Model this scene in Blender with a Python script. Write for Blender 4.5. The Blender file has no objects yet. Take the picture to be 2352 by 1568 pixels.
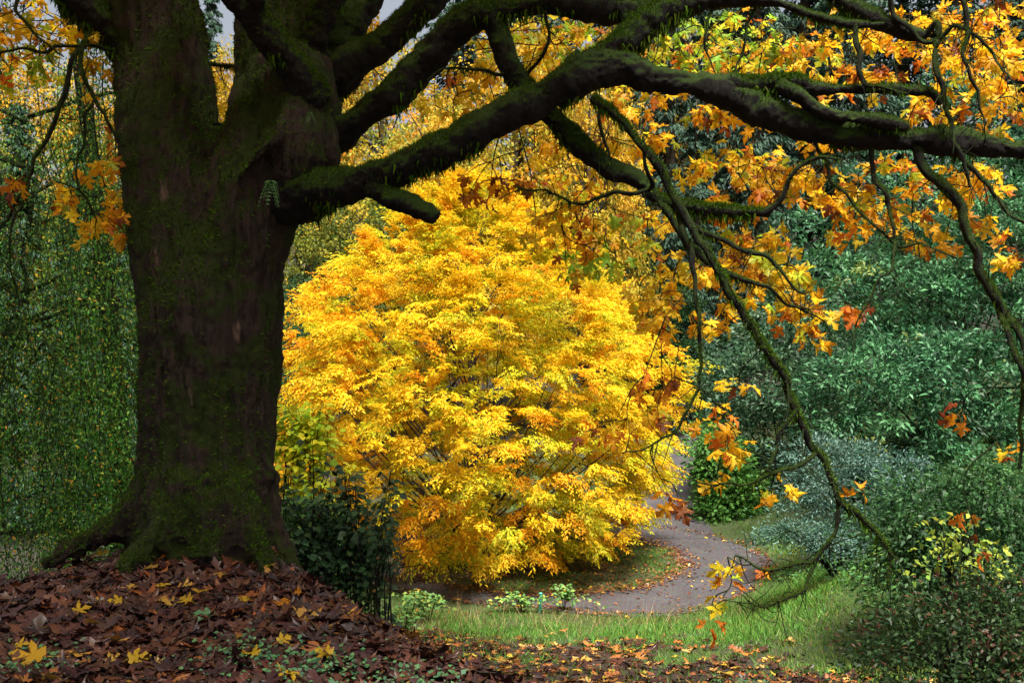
import bpy, math, random
import numpy as np
from mathutils import Vector, Matrix

random.seed(11)
rng = np.random.default_rng(11)
R = math.radians
S = bpy.context.scene
COL = S.collection

# ------------------------------------------------------------------ camera, sky, sun, exposure
EYE = 1.70                     # eye height above the mound (world z = 0 is the mound at the maple's foot)
FPX = 2287.0                   # focal length in pixels of a 2352 px wide picture (35 mm lens)
cd = bpy.data.cameras.new('camera'); cam = bpy.data.objects.new('camera', cd); COL.objects.link(cam)
cam.location = (0, 0, EYE); cam.rotation_euler = (R(90), 0, 0)
cd.lens = 35; cd.sensor_width = 36; cd.clip_start = 0.05; cd.clip_end = 2000
S.camera = cam

SUN_EL, SUN_AZ = 66.0, 156.0    # azimuth clockwise from +Y (the way the camera looks)
w = bpy.data.worlds.new('World'); S.world = w; w.use_nodes = True
nt = w.node_tree; nt.nodes.clear()
sky = nt.nodes.new('ShaderNodeTexSky'); sky.sky_type = 'NISHITA'; sky.sun_disc = False
sky.sun_elevation = R(SUN_EL); sky.sun_rotation = R(SUN_AZ); sky.air_density = 1.0; sky.dust_density = 7.0; sky.ozone_density = 1.0
bg = nt.nodes.new('ShaderNodeBackground'); bg.inputs[1].default_value = 0.09
hs_ = nt.nodes.new('ShaderNodeHueSaturation'); hs_.inputs['Saturation'].default_value = .45   # thin bright cloud
wo = nt.nodes.new('ShaderNodeOutputWorld')
nt.links.new(sky.outputs[0], hs_.inputs['Color']); nt.links.new(hs_.outputs[0], bg.inputs[0]); nt.links.new(bg.outputs[0], wo.inputs[0])
sd = bpy.data.lights.new('sun', 'SUN'); sun = bpy.data.objects.new('sun', sd); COL.objects.link(sun)
sd.energy = 4.8; sd.angle = R(14.0); sd.color = (1.0, 0.94, 0.84)
_d = Vector((math.sin(R(SUN_AZ))*math.cos(R(SUN_EL)), math.cos(R(SUN_AZ))*math.cos(R(SUN_EL)), math.sin(R(SUN_EL))))
sun.rotation_euler = _d.to_track_quat('Z', 'Y').to_euler(); sun.location = (20, 10, 40)
S.view_settings.view_transform = 'Standard'; S.view_settings.look = 'None'
S.view_settings.exposure = 1.15; S.view_settings.gamma = 1.0
S.view_settings.use_curve_mapping = False
S.cycles.max_bounces = 8; S.cycles.diffuse_bounces = 4; S.cycles.transmission_bounces = 5
S.cycles.sample_clamp_indirect = 6.0

# ------------------------------------------------------------------ helpers
def tag(o, label=None, cat=None, group=None, kind=None):
    for k, v in (('label', label), ('category', cat), ('group', group), ('kind', kind)):
        if v: o[k] = v
    return o
def link(o, parent=None):
    COL.objects.link(o)
    if parent is not None: o.parent = parent
    return o
def thing(name, label, cat, loc=(0, 0, 0), group=None):
    o = bpy.data.objects.new(name, None); o.empty_display_size = .2; o.location = loc
    return tag(link(o), label, cat, group)
def P(px, py, d):              # picture point (2352 x 1568) at distance d along the view -> world
    return np.array([(px-1176)/FPX*d, d, EYE-(py-784)/FPX*d])
def norm(v): return v/np.maximum(np.linalg.norm(v, axis=-1, keepdims=True), 1e-9)

def _h(ix, iy, iz):
    n = (ix.astype(np.uint32)*np.uint32(374761393) + iy.astype(np.uint32)*np.uint32(668265263) + iz.astype(np.uint32)*np.uint32(2246822519))
    n = (n ^ (n >> np.uint32(13)))*np.uint32(1274126177)
    n = n ^ (n >> np.uint32(16))
    return n.astype(np.float64)/4294967295.0
def vn(x, y, z=0.0):           # smooth value noise 0..1
    x, y, z = np.broadcast_arrays(np.asarray(x, float), np.asarray(y, float), np.asarray(z, float))
    fx, fy, fz = np.floor(x), np.floor(y), np.floor(z)
    ix, iy, iz = fx.astype(np.int64), fy.astype(np.int64), fz.astype(np.int64)
    u, v, t = x-fx, y-fy, z-fz
    u, v, t = u*u*(3-2*u), v*v*(3-2*v), t*t*(3-2*t)
    r = 0
    for a in (0, 1):
        for b in (0, 1):
            for c in (0, 1):
                r = r + _h(ix+a, iy+b, iz+c)*(u if a else 1-u)*(v if b else 1-v)*(t if c else 1-t)
    return r
def sstep(a, b, x):
    t = np.clip((x-a)/(b-a), 0, 1); return t*t*(3-2*t)

def mesh_np(name, V, F, cols=None, mat=None, smooth=True):   # V (n,3), F (m,k), cols (n,3)
    me = bpy.data.meshes.new(name)
    V = np.ascontiguousarray(V, dtype=np.float32); F = np.ascontiguousarray(F, dtype=np.int32)
    m, k = F.shape
    me.vertices.add(len(V)); me.vertices.foreach_set('co', V.ravel())
    me.loops.add(m*k); me.loops.foreach_set('vertex_index', F.ravel())
    me.polygons.add(m); me.polygons.foreach_set('loop_start', np.arange(0, m*k, k, dtype=np.int32))
    me.polygons.foreach_set('use_smooth', np.full(m, smooth, dtype=bool))
    if cols is not None:
        a = me.color_attributes.new('Col', 'FLOAT_COLOR', 'POINT')
        c4 = np.ones((len(V), 4), dtype=np.float32); c4[:, :3] = cols
        a.data.foreach_set('color', c4.ravel())
    me.update(calc_edges=True)
    if mat: me.materials.append(mat)
    return me
def obj(name, me, parent=None, **kw):
    return tag(link(bpy.data.objects.new(name, me), parent), **kw)

class MB:                      # collects tubes (quads)
    def __init__(s): s.V = []; s.F = []; s.n = 0
    def tube(s, pts, rad, k=6, wob=0.0):
        pts = np.asarray(pts, float); rad = np.asarray(rad, float); n = len(pts)
        if n < 2: return s
        T = norm(np.gradient(pts, axis=0))
        ref = np.array([0.3, 0.2, 1.0]) if abs(T[0][2]) < .8 else np.array([1.0, .1, .2])
        A = norm(np.cross(T, ref)); B = np.cross(T, A)
        ang = np.linspace(0, 2*np.pi, k, endpoint=False)
        rr = rad[:, None]*np.ones(k)
        if wob: rr = rr*(1+wob*(vn(pts[:, 0:1]*3+ang*1.3, pts[:, 1:2]*3+np.sin(ang)*2, pts[:, 2:3]*3)-.5)*2)
        V = pts[:, None, :] + rr[:, :, None]*(np.cos(ang)[None, :, None]*A[:, None, :] + np.sin(ang)[None, :, None]*B[:, None, :])
        V = V.reshape(-1, 3)
        i = np.arange(n-1)[:, None]*k; j = np.arange(k)[None, :]; j2 = (j+1) % k
        F = np.stack([i+j, i+j2, i+k+j2, i+k+j], -1).reshape(-1, 4)
        c0, c1 = len(V), len(V)+1
        V = np.vstack([V, pts[0]-T[0]*rad[0]*.4, pts[-1]+T[-1]*rad[-1]*.4])
        jj = np.arange(k)
        for q in range(0, k, 2):   # caps as quads
            F = np.vstack([F, [c0, (q+2) % k, q+1, q], [c1, (n-1)*k+q, (n-1)*k+q+1, (n-1)*k+(q+2) % k]])
        s.V.append(V); s.F.append(F+s.n); s.n += len(V)
        return s
    def mesh(s, name, mat, smooth=True):
        return mesh_np(name, np.vstack(s.V), np.vstack(s.F), None, mat, smooth)
def spath(pts, n=8):           # Catmull-Rom through rows (x,y,z,r)
    p = np.asarray(pts, float)
    if len(p) < 3:
        t = np.linspace(0, 1, n)[:, None]; return p[0]*(1-t)+p[-1]*t
    q = np.vstack([2*p[0]-p[1], p, 2*p[-1]-p[-2]]); out = []
    for i in range(1, len(q)-2):
        t = np.linspace(0, 1, n, endpoint=False)[:, None]
        a, b, c, d = q[i-1], q[i], q[i+1], q[i+2]
        out.append(.5*((2*b)+(-a+c)*t+(2*a-5*b+4*c-d)*t*t+(-a+3*b-3*c+d)*t**3))
    out.append(p[-1:]); r = np.vstack(out)
    if r.shape[1] > 3: r[:, 3] = np.maximum(r[:, 3], p[:, 3].min()*.8)
    return r

def frames(d, nrm):            # leaf axes: side, along, normal
    d = norm(d); s = norm(np.cross(d, nrm)); n = np.cross(s, d)
    return np.stack([s, d, n], axis=1)                     # (n,3 axes,3)
def scatter(name, tv, tf, pos, d, nrm, scale, cols, mat, smooth=True):
    n = len(pos); k = len(tv)
    M = frames(d, nrm)
    sc = np.asarray(scale, float)
    sc = np.repeat(sc[:, None], 3, 1) if sc.ndim == 1 else sc
    L = tv[None, :, :]*sc[:, None, :]
    V = np.einsum('nki,nij->nkj', L, M)+pos[:, None, :]
    F = (tf[None, :, :]+(np.arange(n)*k)[:, None, None]).reshape(-1, tf.shape[1])
    return mesh_np(name, V.reshape(-1, 3), F, np.repeat(cols, k, 0), mat, smooth)
def rdir(n): return norm(rng.normal(size=(n, 3)))
def pal(palette, n, var=.18):  # palette: [(weight,(r,g,b))...] -> n colours with variation
    wts = np.array([p[0] for p in palette], float); cs = np.array([p[1] for p in palette])
    i = rng.choice(len(cs), n, p=wts/wts.sum())
    return np.clip(cs[i]*(1+rng.uniform(-var, var, (n, 1)))*(1+rng.uniform(-var*.4, var*.4, (n, 3))), .002, .95)

# leaf templates (x side, y along, z normal)
LANCE = (np.array([[0, 0, 0], [.5, .45, .12], [0, 1, -.08], [-.5, .45, .12]], float), np.array([[0, 1, 2, 3]]))
BLADE = (np.array([[-.5, 0, 0], [.5, 0, 0], [0, 1, .25]], float), np.array([[0, 1, 2]]))
_half = [(.14, -.04), (.38, .02), (.27, .13), (.17, .20), (.40, .31), (.62, .54), (.44, .52), (.36, .60), (.30, .50), (.11, .44),
         (.15, .64), (.28, .80), (.14, .84)]
def maple_leaf(curl_x, curl_y, noise, seed, stem=.55):
    r = np.random.default_rng(seed)
    o = [(0, .04)] + _half + [(0, 1.06)] + [(-x, y) for x, y in reversed(_half)]
    o = np.array(o)*(1+r.uniform(-.07, .07, (len(o), 2)))
    xy = np.vstack([[0, .34], o])
    z = curl_x*xy[:, 0]**2 + curl_y*(xy[:, 1]-.34)**2 + r.normal(0, noise, len(xy)) + .04*np.abs(xy[:, 0])
    v = np.column_stack([xy, z]); n = len(o)
    f = [[0, 1+i, 1+(i+1) % n] for i in range(n)]
    b = len(v); sy = -stem
    v = np.vstack([v, [[-.014, .04, .004], [.014, .04, .004], [.012+.08, sy, -.05], [-.012+.08, sy, -.05]]])
    f += [[b, b+3, b+2], [b, b+2, b+1]]
    return v, np.array(f)
HANG = [maple_leaf(cx*1.4, cy*1.4, .05, i) for i, (cx, cy) in enumerate([(-.3, -.35), (.25, -.5), (-.6, -.2), (.5, .1), (-.1, -.7), (.9, -.3)])]
FALL = [maple_leaf(cx, cy, .045, 20+i, .3 if i % 2 else .7) for i, (cx, cy) in enumerate([(.2, .15), (-.35, -.2), (.5, -.15), (-.6, .1), (.15, .4), (.9, .3), (-.2, -.5), (-.8, -.4)])]
SIMPLE = (np.array([[0, 0, 0], [.5, .3, -.05], [.33, .6, -.05], [0, 1, -.12], [-.33, .6, -.05], [-.5, .3, -.05]], float),
          np.array([[0, 1, 2], [0, 2, 3], [0, 3, 4], [0, 4, 5]]))

# ------------------------------------------------------------------ materials
def newmat(name):
    m = bpy.data.materials.new(name); m.use_nodes = True; t = m.node_tree; t.nodes.clear()
    return m, t, t.nodes.new('ShaderNodeOutputMaterial')
def N(t, kind, **kw):
    n = t.nodes.new(kind)
    for k, v in kw.items(): setattr(n, k, v)
    return n
def mixc(t, fac, a, b, mode='MIX'):
    n = N(t, 'ShaderNodeMix', data_type='RGBA', blend_type=mode)
    for sock, v in ((n.inputs[0], fac), (n.inputs[6], a), (n.inputs[7], b)):
        if isinstance(v, bpy.types.NodeSocket): t.links.new(v, sock)
        else: sock.default_value = v if not isinstance(v, tuple) else (*v, 1) if len(v) == 3 else v
    return n.outputs[2]
def noise(t, scale, detail=4, rough=.6, vec=None):
    n = N(t, 'ShaderNodeTexNoise'); n.inputs['Scale'].default_value = scale; n.inputs['Detail'].default_value = detail
    n.inputs['Roughness'].default_value = rough
    if vec is not None: t.links.new(vec, n.inputs['Vector'])
    return n.outputs[0]
def ramp(t, fac, a, b):
    n = N(t, 'ShaderNodeMapRange'); n.inputs[1].default_value = a; n.inputs[2].default_value = b
    t.links.new(fac, n.inputs[0]); return n.outputs[0]
def leafmat(name, trans=.4, rough=.5, spec=.3, spots=0.0, spotcol=(.10, .035, .01), spotscale=18):
    m, t, out = newmat(name)
    a = N(t, 'ShaderNodeVertexColor', layer_name='Col').outputs[0]
    if spots:
        g = N(t, 'ShaderNodeNewGeometry')
        f = ramp(t, noise(t, spotscale, 3, .6, g.outputs['Position']), .55, .72)
        mm = N(t, 'ShaderNodeMath', operation='MULTIPLY'); t.links.new(f, mm.inputs[0]); mm.inputs[1].default_value = spots
        a = mixc(t, mm.outputs[0], a, spotcol)
    p = N(t, 'ShaderNodeBsdfPrincipled'); p.inputs['Roughness'].default_value = rough; p.inputs['Specular IOR Level'].default_value = spec
    t.links.new(a, p.inputs['Base Color'])
    tr = N(t, 'ShaderNodeBsdfTranslucent'); t.links.new(a, tr.inputs[0])
    mx = N(t, 'ShaderNodeMixShader'); mx.inputs[0].default_value = trans
    t.links.new(p.outputs[0], mx.inputs[1]); t.links.new(tr.outputs[0], mx.inputs[2]); t.links.new(mx.outputs[0], out.inputs[0])
    return m
M_YEL = leafmat('yellow_foliage', .42, .55, .2)
M_MAPLE = leafmat('maple_leaf', .60, .5, .3, .45, (.20, .05, .008), 9)
M_LITTER = leafmat('fallen_maple_leaf', .08, .38, .45, .6, (.030, .012, .008), 14)
M_GREEN = leafmat('green_foliage', .3, .5, .3)
M_GLOSS = leafmat('glossy_foliage', .22, .5, .35)
M_GRASS = leafmat('grass_blade', .35, .5, .3)
M_NEEDLE = leafmat('conifer_needle', .1, .6, .25)
M_MOSS = leafmat('moss_tuft', .25, .8, .1)

def barkmat(name, base, dark, moss=None, mossamt=(.45, .62), up=.0, scale=1.0):
    m, t, out = newmat(name)
    g = N(t, 'ShaderNodeNewGeometry'); pos = g.outputs['Position']
    mp = N(t, 'ShaderNodeMapping'); mp.inputs['Scale'].default_value = (1, 1, .22); t.links.new(pos, mp.inputs[0])
    n1 = noise(t, 22*scale, 9, .78, mp.outputs[0]); n2 = noise(t, 2.3, 3, .6, pos); n3 = noise(t, 45*scale, 4, .7, pos)
    c = mixc(t, ramp(t, n1, .42, .66), dark, base)  # dark in the bump hollows: crevice shade put into the bark colour
    c = mixc(t, ramp(t, n2, .3, .75), c, tuple(x*.55 for x in base))
    if up == .18:              # scars where the bark has peeled
        c = mixc(t, ramp(t, noise(t, 6, 5, .6, mp.outputs[0]), .63, .70), c, (.13, .085, .06))
    if moss:
        sx = N(t, 'ShaderNodeSeparateXYZ'); t.links.new(g.outputs['Normal'], sx.inputs[0])
        ad = N(t, 'ShaderNodeMath', operation='MULTIPLY_ADD'); t.links.new(sx.outputs[2], ad.inputs[0]); ad.inputs[1].default_value = up
        t.links.new(noise(t, 3.2, 5, .65, pos), ad.inputs[2])
        mc = mixc(t, ramp(t, n3, .3, .75), tuple(x*.45 for x in moss), moss)
        c = mixc(t, ramp(t, ad.outputs[0], *mossamt), c, mc)
    p = N(t, 'ShaderNodeBsdfPrincipled'); p.inputs['Roughness'].default_value = .78; p.inputs['Specular IOR Level'].default_value = .2
    t.links.new(c, p.inputs['Base Color'])
    b = N(t, 'ShaderNodeBump'); b.inputs['Strength'].default_value = 1.0; b.inputs['Distance'].default_value = .05
    t.links.new(n1, b.inputs['Height']); t.links.new(b.outputs[0], p.inputs['Normal'])
    t.links.new(p.outputs[0], out.inputs[0]); return m
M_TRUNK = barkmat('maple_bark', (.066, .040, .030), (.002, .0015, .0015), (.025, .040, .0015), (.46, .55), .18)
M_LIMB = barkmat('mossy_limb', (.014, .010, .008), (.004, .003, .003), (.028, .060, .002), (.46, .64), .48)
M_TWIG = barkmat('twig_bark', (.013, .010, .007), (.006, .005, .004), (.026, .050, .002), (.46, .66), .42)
M_BARK = barkmat('tree_bark', (.10, .075, .055), (.03, .022, .016))

def groundmat():
    m, t, out = newmat('ground_soil_and_turf')
    a = N(t, 'ShaderNodeVertexColor', layer_name='Col').outputs[0]
    g = N(t, 'ShaderNodeNewGeometry')
    f = noise(t, 9, 8, .7, g.outputs['Position'])
    c = mixc(t, ramp(t, f, .25, .75), mixc(t, .55, a, (.012, .010, .006)), a)
    p = N(t, 'ShaderNodeBsdfPrincipled'); p.inputs['Roughness'].default_value = .9; t.links.new(c, p.inputs['Base Color'])
    b = N(t, 'ShaderNodeBump'); b.inputs['Strength'].default_value = .8; b.inputs['Distance'].default_value = .04
    t.links.new(noise(t, 25, 6, .7, g.outputs['Position']), b.inputs['Height']); t.links.new(b.outputs[0], p.inputs['Normal'])
    t.links.new(p.outputs[0], out.inputs[0]); return m
def pathmat():
    m, t, out = newmat('gravel_path')
    g = N(t, 'ShaderNodeNewGeometry'); pos = g.outputs['Position']
    v = N(t, 'ShaderNodeTexVoronoi'); v.inputs['Scale'].default_value = 38; t.links.new(pos, v.inputs['Vector'])
    c = mixc(t, ramp(t, noise(t, 1.3, 5, .65, pos), .3, .7), (.040, .036, .040), (.068, .062, .068))
    c = mixc(t, .45, c, v.outputs['Color'], 'SOFT_LIGHT')
    c = mixc(t, ramp(t, noise(t, 3.1, 6, .7, pos), .58, .75), c, (.036, .022, .018))
    p = N(t, 'ShaderNodeBsdfPrincipled'); p.inputs['Roughness'].default_value = .75; t.links.new(c, p.inputs['Base Color'])
    b = N(t, 'ShaderNodeBump'); b.inputs['Strength'].default_value = .6; b.inputs['Distance'].default_value = .015
    t.links.new(v.outputs['Distance'], b.inputs['Height']); t.links.new(b.outputs[0], p.inputs['Normal'])
    t.links.new(p.outputs[0], out.inputs[0]); return m

# ------------------------------------------------------------------ terrain
_py = np.arange(-60, 600, .25)
_pz = np.interp(_py, [-60, -20, 0, 3, 5, 8, 11, 14, 17.6, 20, 30, 40, 60, 90, 150, 300, 600],
                [-.8, -1.2, -1.62, -1.72, -1.95, -2.95, -3.85, -4.42, -5.0, -5.03, -4.98, -3.9, -.6, 5, 16, 30, 40])
_kk = np.exp(-np.linspace(-2, 2, 9)**2); _pz = np.convolve(np.pad(_pz, 4, mode='edge'), _kk/_kk.sum(), mode='valid')
def zg(x, y):                  # ground height, world z
    x = np.asarray(x, float); y = np.asarray(y, float)
    z = np.interp(y, _py, _pz)
    rise = .45*np.log1p(np.exp(np.clip((x-6.3)*1.6, -30, 30)))/1.6*sstep(7, 14, y)
    z = z+np.minimum(rise, 6)
    k2 = x-4.3-(y-16)*.45; z = z+np.minimum(.8*np.log1p(np.exp(np.clip(k2*1.4, -30, 30)))/1.4, 1.7)*sstep(12.5, 15.5, y)*sstep(24, 19, y)
    z = z+.22*np.log1p(np.exp(np.clip((-x-7.5), -30, 30)))*sstep(10, 16, y)
    xe = np.interp(y, [0, 4.5, 5.5, 6.3, 7.3, 8.3, 9], [.9, -.05, -.33, -.76, -1.50, -2.0, -2.5])
    ye = np.interp(x, [-7, -4.6, -3.7, -3.1, -2.0], [6.9, 7.2, 7.9, 8.8, 8.8])
    s = np.minimum(xe-x, ye-y)
    m = sstep(-1.25, .3, s+.25*(vn(x*1.7, y*1.7, 5)-.5))
    mound = -1.77-.06*sstep(-2.7, -3.6, x)+.09*np.exp(-((x+2.4)**2+(y-7.9)**2)/1.6)+.07*(vn(x*1.3, y*1.3, 9)-.5)
    z = z*(1-m)+np.maximum(mound, z)*m
    z = z+.10*(vn(x*.45, y*.45, 1)-.5)*sstep(24, 40, np.abs(y-6)+0*x)+.04*(vn(x*2, y*2, 3)-.5)*(1-sstep(15.5, 17.5, y)*sstep(62, 58, y))
    return z+EYE
ICX, ICY, IRX, IRY = .75, 23.0, 3.1, 3.15        # island of the yellow tree
def island_r(x, y): return np.sqrt(((x-ICX)/IRX)**2+((y-ICY)/IRY)**2)
PATH_OUT = 1.64
def pout(ang):                 # outer edge of the ring path, in island radii, by direction
    return np.interp(np.degrees(ang), [-180, -139, -120, -93, -80, -67, -40, -15, 30, 180], [1.5, 1.36, 1.30, 1.34, 1.52, 1.68, 1.66, 1.61, 1.6, 1.5])
BR = spath(np.array([(4.1, 25.2), (4.4, 28.5), (4.6, 31), (5.3, 35), (6.8, 40), (9.5, 46), (13, 53), (17, 60)], float), 12)
def path_mask(x, y, grow=0.0):
    r = island_r(x, y); a = (r > 1-grow/3.3) & (r < pout(np.arctan2((y-ICY)/IRY, (x-ICX)/IRX))+grow/3.3)
    d = np.full(np.shape(x), 99.0)
    for bx, by in BR: d = np.minimum(d, np.hypot(x-bx, y-by))
    return a | (d < 1.05+grow)
def litter_amount(x, y):       # 0..1 share of fallen maple leaves on the ground
    n = vn(x*.9, y*.9, 2)*.6+vn(x*2.3, y*2.3, 4)*.4
    lim = np.interp(x, [-8, -2, 0, 2, 3.5, 6], [20, 17, 15.2, 14.2, 12.9, 10.3])
    f = 1-sstep(-1.6, 1.6, y-lim+(n-.5)*4.5)
    return f
def make_ground():
    xs = np.concatenate([-np.geomspace(400, 10.3, 26), np.arange(-10, 14.01, .15), np.geomspace(14.3, 400, 26)])
    ys = np.concatenate([-np.geomspace(60, 1.3, 10), np.arange(-1, 37.01, .15), np.geomspace(37.4, 590, 34)])
    X, Y = np.meshgrid(xs, ys); x, y = X.ravel(), Y.ravel()
    V = np.column_stack([x, y, zg(x, y)])
    nx, ny = len(xs), len(ys)
    i = (np.arange(ny-1)[:, None]*nx+np.arange(nx-1)[None, :]).ravel()
    F = np.stack([i, i+1, i+nx+1, i+nx], -1)
    grass = np.array([.055, .085, .018]); soil = np.array([.040, .022, .013]); forest = np.array([.028, .026, .014])
    la = litter_amount(x, y)[:, None]
    c = grass*(1-la)+soil*la
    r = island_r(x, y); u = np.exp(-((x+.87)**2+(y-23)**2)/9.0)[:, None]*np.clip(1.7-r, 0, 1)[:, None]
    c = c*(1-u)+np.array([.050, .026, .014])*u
    far = sstep(32, 42, y+np.abs(x)*.3)[:, None]; c = c*(1-far)+forest*far
    lf = sstep(-2.5, -5.5, x)[:, None]*sstep(8.5, 10, y)[:, None]; c = c*(1-lf)+forest*lf
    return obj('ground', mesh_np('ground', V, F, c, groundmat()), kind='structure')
ground = make_ground()

def ribbon(name, L, Rr, lift, mat):
    n, k = len(L), 9
    t = np.linspace(0, 1, k)[None, :, None]
    G = L[:, None, :]*(1-t)+Rr[:, None, :]*t
    x, y = G[..., 0].ravel(), G[..., 1].ravel()
    V = np.column_stack([x, y, zg(x, y)+lift])
    i = (np.arange(n-1)[:, None]*k+np.arange(k-1)[None, :]).ravel()
    return mesh_np(name, V, np.stack([i, i+1, i+k+1, i+k], -1), None, mat)
MP = pathmat()
a = np.linspace(-np.pi, np.pi, 260)
jit = lambda s: (1+.035*(vn(np.cos(a)*6+20, np.sin(a)*6+20, s)-.5)*2)[:, None]
Cc = np.array([[ICX, ICY]])
ring_in = Cc+np.column_stack([np.cos(a)*IRX, np.sin(a)*IRY])*jit(1)
ring_out = Cc+np.column_stack([np.cos(a)*IRX, np.sin(a)*IRY])*pout(a)[:, None]*jit(2)
ring_in[-1] = ring_in[0]; ring_out[-1] = ring_out[0]
path = obj('path', ribbon('path', ring_in, ring_out, .014, MP), kind='structure')
T2 = norm(np.gradient(BR, axis=0)); nb = np.column_stack([T2[:, 1], -T2[:, 0]])
obj('path_branch', ribbon('path_branch', BR-nb*1.05, BR+nb*1.05, .019, MP), kind='structure')

# ------------------------------------------------------------------ bigleaf maple: trunk and limbs
maple = thing('maple_tree', 'huge mossy twin-stemmed maple with spreading dark limbs and orange leaves', 'tree', (-2.43, 8.0, 0.0))
MAPLE_INV = Matrix.Translation((2.43, -8.0, 0.0))
MO = np.array([-2.43, 8.0, 0.0])
def W(rows):                   # rows (px, py, distance, half width px) -> (x,y,z,r)
    return np.array([[*P(a, b, d), r/FPX*d] for a, b, d, r in rows])
def remesh(name, mb, voxel, iters, mat):
    me = mb.mesh(name+'_raw', None); o = bpy.data.objects.new(name+'_raw', me); COL.objects.link(o)
    m = o.modifiers.new('r', 'REMESH'); m.mode = 'VOXEL'; m.voxel_size = voxel
    s = o.modifiers.new('s', 'SMOOTH'); s.factor = .5; s.iterations = iters
    dg = bpy.context.evaluated_depsgraph_get(); dg.update()
    out = bpy.data.meshes.new_from_object(o.evaluated_get(dg)); out.name = name
    bpy.data.objects.remove(o); bpy.data.meshes.remove(me)
    out.materials.clear(); out.materials.append(mat)
    return out
def get_vn(me):
    n = len(me.vertices); V = np.empty(n*3, np.float32); me.vertices.foreach_get('co', V)
    Nn = np.empty(n*3, np.float32); me.vertices.foreach_get('normal', Nn)
    return V.reshape(-1, 3).astype(float), Nn.reshape(-1, 3).astype(float)
def set_v(me, V):
    me.vertices.foreach_set('co', np.ascontiguousarray(V, np.float32).ravel())
    me.polygons.foreach_set('use_smooth', np.ones(len(me.polygons), bool)); me.update()
tm = MB()
def add(mb, rows, k=20, n=8, wob=.0):
    p = spath(W(rows), n); mb.tube(p[:, :3], p[:, 3], k, wob); return p
# left stem, right stem, bole
add(tm, [(330, -700, 8.5, 70), (340, -300, 8.35, 100), (352, -20, 8.25, 112), (362, 100, 8.2, 116), (380, 250, 8.1, 116), (396, 400, 8.0, 118), (415, 560, 7.95, 118), (430, 700, 7.95, 118), (440, 900, 8, 118), (445, 1100, 8, 120), (440, 1260, 8, 120)], 22)
add(tm, [(690, -700, 8.7, 60), (670, -300, 8.6, 80), (655, -20, 8.35, 104), (650, 100, 8.25, 104), (632, 220, 8.1, 108), (605, 340, 8.0, 116), (575, 470, 7.95, 112), (548, 620, 7.95, 114), (540, 800, 7.95, 114), (528, 950, 7.95, 106), (515, 1100, 7.95, 108), (505, 1270, 7.95, 112)], 22)
add(tm, [(470, 470, 8.0, 90), (485, 640, 8, 160), (487, 800, 8, 162), (481, 950, 8, 152), (476, 1080, 8, 146), (470, 1180, 8, 155), (462, 1300, 8, 175), (460, 1400, 8, 180)], 26)
# collar where the limbs leave, shoulder ridge, burl
add(tm, [(560, 290, 7.85, 60), (592, 380, 7.78, 66), (610, 440, 7.78, 60), (606, 500, 7.9, 36)], 16)
add(tm, [(690, 150, 8.0, 70), (690, 260, 7.9, 90), (680, 360, 7.85, 100), (660, 430, 7.85, 80)], 18)
add(tm, [(548, 410, 7.58, 20), (575, 370, 7.50, 24), (605, 338, 7.47, 24), (640, 300, 7.52, 20), (655, 240, 7.62, 15)], 12)
add(tm, [(612, 1075, 7.95, 22), (628, 1095, 7.92, 27), (630, 1120, 7.92, 20)], 12)
add(tm, [(640, 600, 8.05, 20), (652, 680, 8.05, 22), (645, 760, 8.05, 18)], 10)
# root flares
add(tm, [(395, 1110, 7.95, 80), (330, 1180, 7.9, 66), (240, 1222, 7.85, 44), (160, 1262, 7.8, 30), (96, 1304, 7.75, 20)], 16)
add(tm, [(580, 1100, 8.0, 62), (610, 1190, 7.95, 48), (640, 1262, 7.85, 34), (680, 1315, 7.7, 25), (712, 1352, 7.6, 16)], 14)
add(tm, [(500, 1130, 7.7, 90), (550, 1200, 7.55, 64), (590, 1262, 7.4, 40), (622, 1325, 7.25, 22)], 14)
add(tm, [(430, 1130, 7.7, 90), (390, 1205, 7.5, 64), (330, 1265, 7.3, 38), (280, 1315, 7.1, 20)], 14)
add(tm, [(470, 1140, 7.65, 90), (480, 1220, 7.5, 70), (470, 1300, 7.35, 50)], 14)
add(tm, [(425, 1200, 7.75, 75), (425, 1270, 7.6, 75), (425, 1330, 7.5, 70)], 14)
add(tm, [(535, 1210, 7.75, 70), (540, 1270, 7.62, 68), (545, 1335, 7.5, 62)], 14)
trunk_me = remesh('trunk', tm, .022, 2, M_TRUNK)
V, Nn = get_vn(trunk_me)
fl = sstep(1.6, .2, V[:, 2])
rid = np.abs(2*vn(V[:, 0]*11, V[:, 1]*11, V[:, 2]*1.6)-1)
rid2 = np.abs(2*vn(V[:, 0]*25+7, V[:, 1]*25, V[:, 2]*4.5)-1)
lump = vn(V[:, 0]*2.4, V[:, 1]*2.4, V[:, 2]*1.5)-.5
fine = vn(V[:, 0]*38, V[:, 1]*38, V[:, 2]*30)-.5
V = V+Nn*(lump*.13-.02+(rid-.5)*.065+(rid2-.5)*.034+fine*.02)[:, None]
set_v(trunk_me, V)
trunk_me.transform(MAPLE_INV)
trunk = obj('trunk', trunk_me, maple)

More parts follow.
